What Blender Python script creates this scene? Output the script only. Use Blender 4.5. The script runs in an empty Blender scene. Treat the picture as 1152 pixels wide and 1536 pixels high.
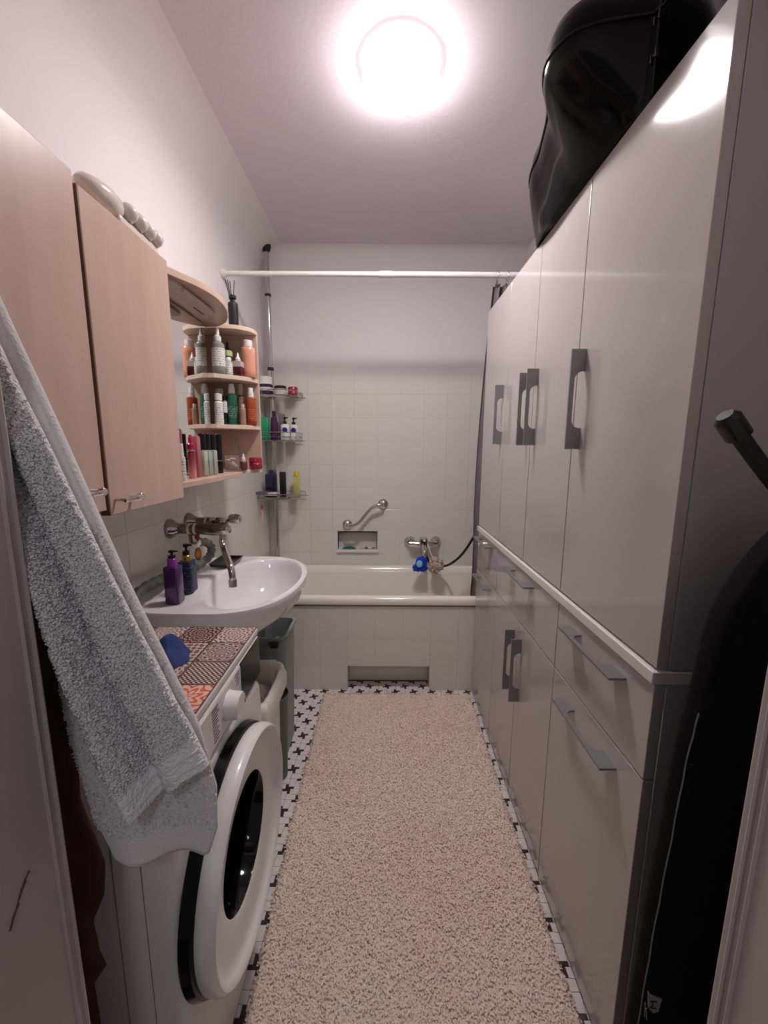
import bpy, math, random
import numpy as np
from mathutils import Matrix, Vector, Euler, noise
random.seed(7); RNG = np.random.default_rng(7)
sc = bpy.context.scene
COL = sc.collection
R = math.radians

# ------------------------------------------------------------------ camera, world, exposure
CAM_H, PITCH, ROLL, FPX = 1.33, R(9.1), R(0.35), 600.0
cam = bpy.data.cameras.new('camera'); co = bpy.data.objects.new('camera', cam); COL.objects.link(co)
cam.sensor_fit = 'HORIZONTAL'; cam.sensor_width = 36.0; cam.lens = 36.0 * FPX / 1152.0
cam.clip_start = 0.01
F = Vector((0, math.cos(PITCH), -math.sin(PITCH))); U = Vector((0, math.sin(PITCH), math.cos(PITCH))); X = Vector((1, 0, 0))
Xr = X * math.cos(ROLL) + U * math.sin(ROLL); Ur = U * math.cos(ROLL) - X * math.sin(ROLL)
m = Matrix(((Xr.x, Ur.x, -F.x, 0), (Xr.y, Ur.y, -F.y, 0), (Xr.z, Ur.z, -F.z, CAM_H), (0, 0, 0, 1)))
co.matrix_world = m
sc.camera = co
w = bpy.data.worlds.new('hall_light'); sc.world = w; w.use_nodes = True
w.node_tree.nodes['Background'].inputs[0].default_value = (0.80, 0.74, 0.78, 1)
w.node_tree.nodes['Background'].inputs[1].default_value = 0.22
sc.view_settings.view_transform = 'Standard'; sc.view_settings.look = 'None'
sc.view_settings.gamma = 1.0; sc.view_settings.use_curve_mapping = False
sc.view_settings.exposure = 0.14
LAMP_STRENGTH = 105.0
LAMP_COLOR = (1.0, 0.93, 0.935)
hall = bpy.data.lights.new('hall_fill', 'POINT'); hall.energy = 12.0; hall.shadow_soft_size = 0.12; hall.color = (0.95, 0.96, 1.0)
hallo = bpy.data.objects.new('hall_fill', hall); hallo.location = (0.12, -0.9, 2.35); COL.objects.link(hallo)   # unseen fill light added behind the doorway to brighten the towel

# ------------------------------------------------------------------ materials
def lin(c):
    c = c / 255.0
    return c / 12.92 if c <= 0.04045 else ((c + 0.055) / 1.055) ** 2.4
def rgb(*c): return (lin(c[0]), lin(c[1]), lin(c[2]), 1)
MATS = {}
def mat(name, col, rough=0.5, metal=0.0, bump=None, var=None, spec=0.5, coat=0.0, trans=0.0, ior=1.45, sheen=0.0, alpha=1.0):
    if name in MATS: return MATS[name]
    mt = bpy.data.materials.new(name); mt.use_nodes = True
    nt = mt.node_tree; b = nt.nodes['Principled BSDF']
    b.inputs['Base Color'].default_value = rgb(*col)
    b.inputs['Roughness'].default_value = rough; b.inputs['Metallic'].default_value = metal
    b.inputs['Specular IOR Level'].default_value = spec; b.inputs['Coat Weight'].default_value = coat
    b.inputs['Coat Roughness'].default_value = 0.05
    b.inputs['Transmission Weight'].default_value = trans; b.inputs['IOR'].default_value = ior
    b.inputs['Sheen Weight'].default_value = sheen; b.inputs['Alpha'].default_value = alpha
    tc = nt.nodes.new('ShaderNodeTexCoord')
    if var:      # (scale, amount, second colour)
        n = nt.nodes.new('ShaderNodeTexNoise'); n.inputs['Scale'].default_value = var[0]; n.inputs['Detail'].default_value = 4
        mp = nt.nodes.new('ShaderNodeMapping')
        if len(var) > 3: mp.inputs['Scale'].default_value = var[3]
        nt.links.new(tc.outputs['Object'], mp.inputs[0]); nt.links.new(mp.outputs[0], n.inputs['Vector'])
        cr = nt.nodes.new('ShaderNodeMapRange'); cr.inputs[1].default_value = 0.35; cr.inputs[2].default_value = 0.65; cr.inputs[4].default_value = var[1]
        nt.links.new(n.outputs['Fac'], cr.inputs[0])
        mx = nt.nodes.new('ShaderNodeMix'); mx.data_type = 'RGBA'
        mx.inputs['A'].default_value = rgb(*col); mx.inputs['B'].default_value = rgb(*var[2])
        nt.links.new(cr.outputs[0], mx.inputs['Factor']); nt.links.new(mx.outputs['Result'], b.inputs['Base Color'])
    if bump:     # (scale, strength, distance)
        n = nt.nodes.new('ShaderNodeTexNoise'); n.inputs['Scale'].default_value = bump[0]; n.inputs['Detail'].default_value = 3
        nt.links.new(tc.outputs['Object'], n.inputs['Vector'])
        bp = nt.nodes.new('ShaderNodeBump'); bp.inputs['Strength'].default_value = bump[1]; bp.inputs['Distance'].default_value = bump[2]
        nt.links.new(n.outputs['Fac'], bp.inputs['Height']); nt.links.new(bp.outputs[0], b.inputs['Normal'])
    MATS[name] = mt
    return mt
def emis(name, col, s):
    mt = bpy.data.materials.new(name); mt.use_nodes = True; nt = mt.node_tree
    b = nt.nodes['Principled BSDF']; b.inputs['Base Color'].default_value = (0.8, 0.8, 0.8, 1)
    b.inputs['Emission Color'].default_value = (*col, 1); b.inputs['Emission Strength'].default_value = s
    MATS[name] = mt; return mt

PAINT = mat('wall_paint', (226, 219, 220), 0.85, bump=(70, 0.2, 0.002), spec=0.2)
CEIL = mat('ceiling_paint', (216, 206, 212), 0.9, bump=(60, 0.3, 0.003), spec=0.2)
TILE = mat('wall_tile_glaze', (222, 220, 214), 0.16, bump=(9, 0.12, 0.006), var=(2.0, 0.5, (216, 213, 206)))
GROUT = mat('grout', (216, 213, 206), 0.7)
FLOORG = mat('floor_grout', (92, 84, 82), 0.9)
WTILE = mat('floor_white_tile', (224, 218, 217), 0.3, var=(30, 0.6, (204, 198, 196)))
DTILE = mat('floor_dark_tile', (44, 34, 36), 0.35, var=(60, 0.6, (62, 50, 50)))
JAMB = mat('jamb_paint', (186, 176, 174), 0.45, bump=(40, 0.2, 0.002), var=(6, 0.4, (176, 165, 162)))
GLOSS = mat('white_gloss_lacquer', (186, 178, 176), 0.10, bump=(5, 0.03, 0.01), coat=0.3)
CARC = mat('carcass_side', (176, 172, 174), 0.4)
WORK = mat('white_worktop', (228, 220, 218), 0.3)
STEEL = mat('satin_steel', (142, 143, 145), 0.38, 0.5)
CHROME = mat('chrome', (205, 203, 200), 0.09, 1.0)
OLDCHROME = mat('worn_chrome', (150, 143, 138), 0.22, 1.0, var=(30, 0.7, (110, 100, 94)))
BIRCH = mat('birch_veneer', (208, 180, 162), 0.35, var=(3.0, 0.7, (194, 164, 146), (6, 6, 0.6)), bump=(20, 0.05, 0.002))
BIRCHE = mat('birch_edge', (220, 198, 178), 0.4)
DARKEDGE = mat('brown_edge', (112, 78, 62), 0.6)
PORC = mat('porcelain', (226, 223, 224), 0.06, coat=0.5)
ENAM = mat('ivory_enamel', (234, 227, 216), 0.14, coat=0.3)
WHITE = mat('white_plastic', (226, 222, 220), 0.3)
WMBODY = mat('washer_enamel', (222, 217, 216), 0.25)
BLACK = mat('black_plastic', (16, 15, 17), 0.28)
BLACKG = mat('black_gloss', (5, 6, 9), 0.13, spec=0.2)
BLACKM = mat('black_matt', (22, 21, 24), 0.6)
DGLASS = mat('dark_glass', (10, 10, 12), 0.06, spec=0.35)
MIRROR = mat('mirror_glass', (236, 236, 234), 0.01, 1.0)
SMOKE = mat('smoked_display', (14, 14, 15), 0.12)
GREYP = mat('grey_plastic', (132, 140, 139), 0.42)
GREYD = mat('dark_grey_plastic', (54, 58, 58), 0.5)
HOSE = mat('grey_hose', (104, 106, 103), 0.5)
TERRY = mat('white_terry', (244, 242, 243), 0.95, bump=(260, 0.9, 0.006), spec=0.1, sheen=0.3)
TERRYB = mat('terry_back', (226, 222, 222), 0.95, bump=(300, 0.5, 0.004), spec=0.1, sheen=0.2)
PILE = mat('cream_pile', (240, 224, 206), 0.95, var=(2.2, 0.6, (238, 210, 196)), spec=0.1, sheen=0.2)
RUGB = mat('rug_base', (232, 214, 196), 0.95, var=(2.2, 0.6, (230, 200, 186)), bump=(120, 0.8, 0.008), spec=0.1)
ROBE = mat('brown_cloth', (74, 52, 47), 0.9, bump=(60, 0.5, 0.01), spec=0.1, var=(14, 0.5, (56, 38, 36)))
BLUECL = mat('blue_cloth', (48, 66, 118), 0.85, bump=(80, 0.5, 0.006))
GREYCL = mat('spotted_cloth', (150, 140, 136), 0.9, var=(70, 1.0, (60, 54, 54)))
CURT = mat('grey_curtain', (118, 112, 116), 0.5, alpha=0.93)
COVER = mat('black_cover', (13, 13, 14), 0.85, bump=(14, 0.4, 0.02), spec=0.15)
STITCH = mat('grey_stitching', (120, 118, 120), 0.7)
SPONGE = mat('blue_sponge', (14, 62, 190), 0.8, bump=(90, 0.9, 0.01))
SPONGEL = mat('light_blue_sponge', (150, 205, 235), 0.8)
POUF = mat('beige_mesh', (206, 186, 170), 0.85, bump=(60, 0.9, 0.02))
CLEAR = mat('clear_plastic', (244, 238, 234), 0.08, trans=0.92, ior=1.2)
BRASS = mat('orange_brass', (190, 128, 52), 0.4, 0.5)
PLAST = mat('light_housing_plastic', (196, 182, 170), 0.45)
COTTON = mat('cotton', (222, 206, 200), 0.95)
SCUFF = mat('scuff', (84, 70, 66), 0.9)
GREENC = mat('green_scrubber', (74, 100, 92), 0.8, bump=(120, 0.8, 0.01))

def printed(name, base, ink, scale=260.0, thr=0.52):
    """a label with rows of tiny illegible print"""
    if name in MATS: return MATS[name]
    mt = bpy.data.materials.new(name); mt.use_nodes = True; nt = mt.node_tree; b = nt.nodes['Principled BSDF']
    b.inputs['Roughness'].default_value = 0.4
    tc = nt.nodes.new('ShaderNodeTexCoord'); sp = nt.nodes.new('ShaderNodeSeparateXYZ'); nt.links.new(tc.outputs['Object'], sp.inputs[0])
    wv = nt.nodes.new('ShaderNodeMath'); wv.operation = 'MULTIPLY'; wv.inputs[1].default_value = 700.0; nt.links.new(sp.outputs['Z'], wv.inputs[0])
    sn = nt.nodes.new('ShaderNodeMath'); sn.operation = 'SINE'; nt.links.new(wv.outputs[0], sn.inputs[0])
    n = nt.nodes.new('ShaderNodeTexNoise'); n.inputs['Scale'].default_value = scale; nt.links.new(tc.outputs['Object'], n.inputs['Vector'])
    g1 = nt.nodes.new('ShaderNodeMath'); g1.operation = 'GREATER_THAN'; g1.inputs[1].default_value = 0.2; nt.links.new(sn.outputs[0], g1.inputs[0])
    g2 = nt.nodes.new('ShaderNodeMath'); g2.operation = 'GREATER_THAN'; g2.inputs[1].default_value = thr; nt.links.new(n.outputs['Fac'], g2.inputs[0])
    mu = nt.nodes.new('ShaderNodeMath'); mu.operation = 'MULTIPLY'; nt.links.new(g1.outputs[0], mu.inputs[0]); nt.links.new(g2.outputs[0], mu.inputs[1])
    mx = nt.nodes.new('ShaderNodeMix'); mx.data_type = 'RGBA'; mx.inputs['A'].default_value = rgb(*base); mx.inputs['B'].default_value = rgb(*ink)
    nt.links.new(mu.outputs[0], mx.inputs['Factor']); nt.links.new(mx.outputs['Result'], b.inputs['Base Color'])
    MATS[name] = mt; return mt
LABW = printed('white_label', (226, 224, 220), (140, 144, 140))

def pattern(name, ground, ink, ink2, kind):
    """patchwork print: kaleidoscope of waves in the tile's own UV square"""
    mt = bpy.data.materials.new(name); mt.use_nodes = True; nt = mt.node_tree; b = nt.nodes['Principled BSDF']
    b.inputs['Roughness'].default_value = 0.35
    L = nt.links.new
    def M(op, a, c=None):
        n = nt.nodes.new('ShaderNodeMath'); n.operation = op
        for i, v in enumerate((a, c)):
            if v is None: continue
            if isinstance(v, (int, float)): n.inputs[i].default_value = v
            else: L(v, n.inputs[i])
        return n.outputs[0]
    uv = nt.nodes.new('ShaderNodeUVMap'); sp = nt.nodes.new('ShaderNodeSeparateXYZ'); L(uv.outputs[0], sp.inputs[0])
    u = M('ABSOLUTE', M('SUBTRACT', sp.outputs[0], 0.5)); v = M('ABSOLUTE', M('SUBTRACT', sp.outputs[1], 0.5))
    r = M('SQRT', M('ADD', M('MULTIPLY', u, u), M('MULTIPLY', v, v)))
    a = M('ARCTAN2', v, u)
    mxv = M('MAXIMUM', u, v); mnv = M('MINIMUM', u, v)
    if kind == 0:   pat = M('MULTIPLY', M('SINE', M('MULTIPLY', r, 48)), M('COSINE', M('MULTIPLY', a, 8)))
    elif kind == 1: pat = M('ADD', M('SINE', M('MULTIPLY', mxv, 40)), M('SINE', M('MULTIPLY', mnv, 44)))
    elif kind == 2: pat = M('ADD', M('COSINE', M('MULTIPLY', M('ADD', u, v), 52)), M('COSINE', M('MULTIPLY', M('SUBTRACT', u, v), 52)))
    elif kind == 3: pat = M('SUBTRACT', M('SINE', M('MULTIPLY', r, 34)), M('MULTIPLY', M('COSINE', M('MULTIPLY', a, 12)), 0.7))
    else:           pat = M('ADD', M('SINE', M('ADD', M('MULTIPLY', r, 30), M('MULTIPLY', M('COSINE', M('MULTIPLY', a, 8)), 2.2))), M('MULTIPLY', M('SINE', M('MULTIPLY', mxv, 26)), 0.5))
    f = M('GREATER_THAN', pat, 0.15); f2 = M('GREATER_THAN', pat, 0.75); edge = M('GREATER_THAN', mxv, 0.475)
    def mix(fac, A, B):
        n = nt.nodes.new('ShaderNodeMix'); n.data_type = 'RGBA'
        L(fac, n.inputs['Factor'])
        for k, q in (('A', A), ('B', B)):
            if isinstance(q, tuple): n.inputs[k].default_value = rgb(*q)
            else: L(q, n.inputs[k])
        return n.outputs['Result']
    c = mix(f, ground, ink); c = mix(f2, c, ink2); c = mix(edge, c, (84, 62, 60))
    L(c, b.inputs['Base Color'])
    MATS[name] = mt; return mt

# ------------------------------------------------------------------ mesh builder
class MB:
    def __init__(s): s.v = []; s.f = []; s.uv = None; s.mi = []
    def add(s, vs, fs, mi=0):
        o = len(s.v); s.v += [tuple(p) for p in vs]; s.f += [tuple(i + o for i in f) for f in fs]; s.mi += [mi] * len(fs); return s
    def box(s, x0, x1, y0, y1, z0, z1, mi=0):
        v = [(x0, y0, z0), (x1, y0, z0), (x1, y1, z0), (x0, y1, z0), (x0, y0, z1), (x1, y0, z1), (x1, y1, z1), (x0, y1, z1)]
        return s.add(v, [(3, 2, 1, 0), (4, 5, 6, 7), (0, 1, 5, 4), (1, 2, 6, 5), (2, 3, 7, 6), (3, 0, 4, 7)], mi)
    def prism(s, poly, z0, z1, mi=0, fn=None):
        n = len(poly)
        fn = fn or (lambda a, b, c: (a, b, c))
        v = [fn(p[0], p[1], z0) for p in poly] + [fn(p[0], p[1], z1) for p in poly]
        fs = [tuple(range(n - 1, -1, -1)), tuple(range(n, 2 * n))] + [(i, (i + 1) % n, n + (i + 1) % n, n + i) for i in range(n)]
        return s.add(v, fs, mi)
    def lathe(s, prof, c=(0, 0, 0), axis='z', n=24, mi=0, cap0=True, cap1=True):
        def P(r, h, t):
            a, b = r * math.cos(t), r * math.sin(t)
            if axis == 'z': return (c[0] + a, c[1] + b, c[2] + h)
            if axis == 'x': return (c[0] + h, c[1] + a, c[2] + b)
            return (c[0] + b, c[1] + h, c[2] + a)
        vs = [P(r, h, 2 * math.pi * k / n) for r, h in prof for k in range(n)]
        fs = [(i * n + k, i * n + (k + 1) % n, (i + 1) * n + (k + 1) % n, (i + 1) * n + k) for i in range(len(prof) - 1) for k in range(n)]
        if cap0: fs.append(tuple(range(n - 1, -1, -1)))
        if cap1: fs.append(tuple(range((len(prof) - 1) * n, len(prof) * n)))
        return s.add(vs, fs, mi)
    def loops(s, rings, mi=0, cap0=True, cap1=True, close=True):
        n = len(rings[0]); vs = [p for r in rings for p in r]
        kk = range(n) if close else range(n - 1)
        fs = [(i * n + k, i * n + (k + 1) % n, (i + 1) * n + (k + 1) % n, (i + 1) * n + k) for i in range(len(rings) - 1) for k in kk]
        if cap0: fs.append(tuple(range(n - 1, -1, -1)))
        if cap1: fs.append(tuple(range((len(rings) - 1) * n, len(rings) * n)))
        return s.add(vs, fs, mi)
    def tube(s, pts, r, n=10, mi=0, smooth=0, closed=False):
        pts = [Vector(p) for p in pts]
        if smooth: pts = curve(pts, smooth, closed)
        rr = r if callable(r) else (lambda t: r)
        rings = []; N = len(pts); up = None
        for i, p in enumerate(pts):
            if closed: t = pts[(i + 1) % N] - pts[i - 1]
            else: t = (pts[min(i + 1, N - 1)] - pts[max(i - 1, 0)])
            t.normalize()
            if up is None:
                up = Vector((0, 0, 1)) if abs(t.z) < 0.9 else Vector((1, 0, 0))
            a = (up - t * up.dot(t)).normalized(); b = t.cross(a); up = a
            q = rr(i / max(1, N - 1))
            rings.append([p + (a * math.cos(2 * math.pi * k / n) + b * math.sin(2 * math.pi * k / n)) * q for k in range(n)])
        if closed: rings.append(rings[0])
        return s.loops(rings, mi, not closed, not closed)
    def ball(s, c, r, n=16, sc_=(1, 1, 1), mi=0, lump=0.0, lf=20.0):
        rings = []
        for i in range(1, n // 2):
            ph = math.pi * i / (n // 2); ring = []
            for k in range(n):
                t = 2 * math.pi * k / n
                d = Vector((math.sin(ph) * math.cos(t), math.sin(ph) * math.sin(t), math.cos(ph)))
                q = r * (1 + (lump * noise.noise((Vector(c) + d * r) * lf) if lump else 0))
                ring.append((c[0] + d.x * q * sc_[0], c[1] + d.y * q * sc_[1], c[2] + d.z * q * sc_[2]))
            rings.append(ring)
        rings.reverse()
        return s.loops(rings, mi)
    def xf(s, M_, start=0):
        s.v = s.v[:start] + [tuple(M_ @ Vector(p)) for p in s.v[start:]]; return s

def curve(pts, k=6, closed=False):
    """Catmull-Rom"""
    pts = [Vector(p) for p in pts]; N = len(pts); out = []
    rng = range(N) if closed else range(N - 1)
    for i in rng:
        g = (lambda j: pts[j % N]) if closed else (lambda j: pts[max(0, min(N - 1, j))])
        p0, p1, p2, p3 = g(i - 1), g(i), g(i + 1), g(i + 2)
        for q in range(k):
            t = q / k
            out.append(0.5 * ((2 * p1) + (p2 - p0) * t + (2 * p0 - 5 * p1 + 4 * p2 - p3) * t * t + (3 * p1 - p0 - 3 * p2 + p3) * t ** 3))
    if not closed: out.append(pts[-1])
    return out

ORIG = {}
def mk(name, mb, mats, origin=(0, 0, 0), bevel=0.0, seg=2, ang=35, smooth=True):
    me = bpy.data.meshes.new(name)
    ox, oy, oz = origin
    me.from_pydata([(x - ox, y - oy, z - oz) for x, y, z in mb.v], [], mb.f); me.update()
    for mm in (mats if isinstance(mats, (list, tuple)) else [mats]): me.materials.append(mm)
    if any(mb.mi): me.polygons.foreach_set('material_index', mb.mi)
    if smooth:
        me.shade_smooth()
        me.set_sharp_from_angle(angle=R(ang))
    o = bpy.data.objects.new(name, me); COL.objects.link(o)
    if bevel:
        md = o.modifiers.new('Bevel', 'BEVEL'); md.width = bevel; md.segments = seg; md.limit_method = 'ANGLE'; md.angle_limit = R(40)
        md.harden_normals = False
    return o
def tag(o, label=None, cat=None, group=None, kind=None):
    if label: o['label'] = label
    if cat: o['category'] = cat
    if group: o['group'] = group
    if kind: o['kind'] = kind
    return o
def thing(name, loc, label, cat, group=None):
    o = bpy.data.objects.new(name, None); COL.objects.link(o); o.location = loc; o.empty_display_size = 0.05
    ORIG[o] = tuple(loc); ORIG[o.name] = tuple(loc)
    return tag(o, label, cat, group)
def solo(name, mb, mats, loc, label, cat, group=None, **kw):
    o = mk(name, mb, mats, loc, **kw); o.location = loc; ORIG[o.name] = tuple(loc)
    return tag(o, label, cat, group)
def part(name, mb, mats, parent, label=None, kind=None, **kw):
    og = ORIG.get(parent.name, (0, 0, 0))
    o = mk(name, mb, mats, og, **kw); o.parent = parent; ORIG[o.name] = og
    return tag(o, label, None, None, kind)
def struct(name, mb, mats, **kw):
    o = mk(name, mb, mats, (0, 0, 0), **kw); o['kind'] = 'structure'; return o

def tufts(name, P, N, size, parent, mt, spread=0.7, curl=1.0):
    """one joined mass of little curled loops standing on points P with normals N"""
    n = len(P); K = 4
    rnd = RNG.normal(size=(n, 3)); rnd -= (rnd * N).sum(1, keepdims=True) * N
    rnd /= np.linalg.norm(rnd, axis=1, keepdims=True) + 1e-9
    side = np.cross(N, rnd); ln = size * RNG.uniform(0.6, 1.25, size=(n, 1)); wd = size * 0.30 * RNG.uniform(0.7, 1.3, size=(n, 1))
    V = np.zeros((n, K, 2, 3)); prof = [(0, 0, 1.0), (0.25, 0.55, 1.0), (0.75 * spread, 0.8, 0.9), (1.15 * spread, 0.45 * (2 - curl), 0.6)]
    for k, (f, h, ww) in enumerate(prof):
        c = P + rnd * ln * f + N * ln * h
        V[:, k, 0] = c - side * wd * ww; V[:, k, 1] = c + side * wd * ww
    V = V.reshape(-1, 3)
    base = np.arange(n)[:, None] * (K * 2)
    q = np.concatenate([np.stack([base[:, 0] + 2 * k, base[:, 0] + 2 * k + 1, base[:, 0] + 2 * k + 3, base[:, 0] + 2 * k + 2], 1)[:, None] for k in range(K - 1)], 1).reshape(-1, 4)
    og = np.array(ORIG.get(parent.name, (0, 0, 0)))
    me = bpy.data.meshes.new(name); me.vertices.add(len(V)); me.vertices.foreach_set('co', (V - og).astype(np.float32).ravel())
    me.loops.add(q.size); me.loops.foreach_set('vertex_index', q.astype(np.int32).ravel())
    me.polygons.add(len(q)); me.polygons.foreach_set('loop_start', np.arange(0, q.size, 4, dtype=np.int32))
    me.update(calc_edges=True); me.materials.append(mt); me.shade_smooth()
    o = bpy.data.objects.new(name, me); COL.objects.link(o); o.parent = parent; o['kind'] = 'stuff'; ORIG[o.name] = tuple(og)
    return o

# ------------------------------------------------------------------ room shell
XL, XR, YB, ZC = -0.78, 0.85, 2.655, 2.52
YF0, YF1 = 0.12, 0.386            # front wall, doorway between the jambs
fl = struct('floor', MB().box(XL - .06, XR + .06, -0.6, YB + .06, -0.06, -0.0015), FLOORG)
struct('ceiling', MB().box(XL - .06, XR + .06, -0.6, YB + .06, ZC, ZC + .06), CEIL)
wl = struct('wall_left', MB().box(XL - .06, XL, YF1, YB, 0, ZC), PAINT)
wr = struct('wall_right', MB().box(XR, XR + .06, YF1 - .04, YB, 0, ZC), PAINT)
# back wall with the soap niche left open
NX0, NX1, NZ0, NZ1 = -0.312, -0.048, 0.645, 0.765
wb_ = MB().box(XL - .06, NX0, YB, YB + .06, 0, ZC).box(NX1, XR + .06, YB, YB + .06, 0, ZC).box(NX0, NX1, YB, YB + .06, 0, NZ0).box(NX0, NX1, YB, YB + .06, NZ1, ZC)
wb_.box(NX0 - .02, NX1 + .02, YB + .06, YB + .075, NZ0 - .02, NZ1 + .02)
wb = struct('wall_back', wb_, PAINT, smooth=False)
wf = struct('wall_front', MB().box(XL - .06, -0.385, YF0, YF1, 0, ZC).box(0.39, XR + .06, YF0, YF1 - .036, 0, ZC).box(-0.385, 0.39, YF0, YF1 - .036, 2.08, ZC), PAINT, smooth=False)
jl = struct('trim_1', MB().box(-0.385, -0.36, YF0 - .12, 0.391, 0, 2.08), JAMB, bevel=.003)
b1 = MB().tube([(-0.3595, 0.385, 0.0), (-0.3595, 0.385, 2.08)], 0.0022, 6).tube([(-0.3595, 0.374, 0.0), (-0.3595, 0.374, 2.08)], 0.0022, 6)
part('bead', b1, JAMB, jl)
sm = MB()
for (y0, z0, y1, z1, wd_) in ((0.345, 0.902, 0.331, 0.886, .0018), (0.342, 0.900, 0.327, 0.880, .0014), (0.340, 0.896, 0.322, 0.872, .0016), (0.330, 0.882, 0.318, 0.866, .0022)):
    sm.tube([(-0.3597, y0, z0), (-0.3597, (y0 + y1) / 2, (z0 + z1) / 2 + .003), (-0.3597, y1, z1)], wd_ * .5, 5)
part('scuff_mark', sm, SCUFF, jl, 'dark scuff marks')
jr = struct('trim_2', MB().box(0.36, 0.39, YF0 - .12, 0.349, 0, 2.08), JAMB, bevel=.003)
b2 = MB().tube([(0.3595, 0.338, 0.0), (0.3595, 0.338, 2.08)], 0.0022, 6).tube([(0.3595, 0.328, 0.0), (0.3595, 0.328, 2.08)], 0.0022, 6)
part('bead', b2, JAMB, jr)
struct('trim_3', MB().box(-0.36, 0.36, YF0 - .12, 0.349, 2.05, 2.08), JAMB)

def cove(r, n=10): return [(0, 0)] + [(r - r * math.cos(math.pi / 2 * k / n), -r + r * math.sin(math.pi / 2 * k / n)) for k in range(n + 1)]
struct('trim_4', MB().prism(cove(.16, 14), YF1, YB, fn=lambda a, b, c: (XL + a, c, ZC + b)), PAINT, ang=30)
struct('trim_5', MB().prism(cove(.07, 10), XL, XR, fn=lambda a, b, c: (c, YB - a, ZC + b)), PAINT, ang=30)
# wall tiles, one by one (shared meshes by size)
TP, TG, TZ0, TZTOP = 0.1495, 0.0006, 0.773, 1.81
def tile_mesh(wd, ht, key={}):
    k = (round(wd, 4), round(ht, 4))
    if k not in key:
        mb = MB(); a, b = wd / 2, ht / 2; c = 0.0007; t = 0.0042
        base = [(-a, -b, 0), (a, -b, 0), (a, b, 0), (-a, b, 0)]
        mid = [(-a, -b, t - c * .6), (a, -b, t - c * .6), (a, b, t - c * .6), (-a, b, t - c * .6)]
        top = [(-a + c, -b + c, t), (a - c, -b + c, t), (a - c, b - c, t), (-a + c, b - c, t)]
        mb.loops([base, mid, top])
        me = bpy.data.meshes.new('wall_tile'); me.from_pydata(mb.v, [], mb.f); me.materials.append(TILE); me.update(); key[k] = me
    return key[k]
def tile(parent, M_, wd, ht, name='tile'):
    o = bpy.data.objects.new(name, tile_mesh(wd - TG, ht - TG)); COL.objects.link(o); o.parent = parent
    og = Vector(ORIG.get(parent.name, (0, 0, 0)))
    j = Euler((random.gauss(0, .0022), random.gauss(0, .0016), 0)).to_matrix().to_4x4()
    M2 = M_ @ j; M2.translation -= og
    o.matrix_local = M2
Mback = Matrix(((1, 0, 0), (0, 0, -1), (0, 1, 0))).to_4x4()     # tile normal -> -y
Mleft = Matrix(((0, 0, 1), (1, 0, 0), (0, 1, 0))).to_4x4()      # tile normal -> +x
part('grout_bed', MB().box(XL, NX0, YB - .0035, YB, .5, TZTOP).box(NX1, XR, YB - .0035, YB, .5, TZTOP).box(NX0, NX1, YB - .0035, YB, .5, NZ0).box(NX0, NX1, YB - .0035, YB, NZ1, TZTOP), GROUT, wb, smooth=False)
part('grout_bed', MB().box(XL, XL + .0035, .95, YB, .5, TZTOP), GROUT, wl, smooth=False)
rows = []
z = TZ0 - 2 * TP
while z < TZTOP - .01:
    rows.append((max(z, 0.5), min(z + TP, TZTOP))); z += TP
xs = [0.105 + TP * k for k in range(-7, 6)]
for (z0, z1) in rows:
    for xa in xs:
        x0, x1 = max(xa, XL + .008), min(xa + TP, XR)
        if x1 - x0 < .01: continue
        if z0 < NZ1 and z1 > NZ0 and x1 > NX0 + .002 and x0 < NX1 - .002:
            if x0 < NX0 - .01:            # the strip left of the niche
                tile(wb, Matrix.Translation(((x0 + NX0) / 2, YB - .0035, (z0 + z1) / 2)) @ Mback, NX0 - x0, z1 - z0)
            continue
        tile(wb, Matrix.Translation(((x0 + x1) / 2, YB - .0035, (z0 + z1) / 2)) @ Mback, x1 - x0, z1 - z0)
    for k in range(12):
        y0 = 0.876 + TP * k; y1 = min(y0 + TP, YB - .009)
        if y1 - y0 < .02 or z1 < .74: continue
        tile(wl, Matrix.Translation((XL + .0035, (y0 + y1) / 2, (z0 + z1) / 2)) @ Mleft, y1 - y0, z1 - z0)
# soap niche lining and its white lip
nb = MB().box(NX0 - .008, NX1 + .010, YB - .022, YB + .058, NZ0 - .018, NZ0 + .001)
part('niche_ledge', nb, PORC, wb, 'white ceramic ledge', bevel=.004)
part('niche_lining', MB().box(NX0 - .012, NX0, YB - .0035, YB + .06, NZ0, NZ1).box(NX1, NX1 + .012, YB - .0035, YB + .06, NZ0, NZ1).box(NX0 - .012, NX1 + .012, YB - .0035, YB + .06, NZ1, NZ1 + .01).box(NX0, NX1, YB + .05, YB + .06, NZ0, NZ1), mat('niche_lining', (214, 212, 206), 0.4), wb, smooth=False)

# floor mosaic: pinwheels of small dark bars in white trapezoids
S, PX0, PY0, AR, AW = 0.0494, 0.072, 2.027, 0.0225, 0.0105
dark = MB(); rest = MB(); nwhite = 0
def inset(poly, d=0.0008):
    cx = sum(p[0] for p in poly) / len(poly); cy = sum(p[1] for p in poly) / len(poly); out = []
    for x, y in poly:
        l = math.hypot(x - cx, y - cy); out.append((cx + (x - cx) * (1 - d / l * 1.3), cy + (y - cy) * (1 - d / l * 1.3)))
    return out
WA = [[(0, AW), (AR, AW), (S - AR, S - AW), (S - AR, S), (0, S)], [(AR, 0), (S, 0), (S, S - AW), (S - AR, S - AW), (AR, AW)]]
DA = [[(0, 0), (AR, 0), (AR, AW), (0, AW)], [(S - AR, S - AW), (S, S - AW), (S, S), (S - AR, S)]]
WB = [[(0, 0), (S - AW, 0), (S - AW, AR), (AW, S - AR), (0, S - AR)], [(AW, S), (AW, S - AR), (S - AW, AR), (S, AR), (S, S)]]
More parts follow.
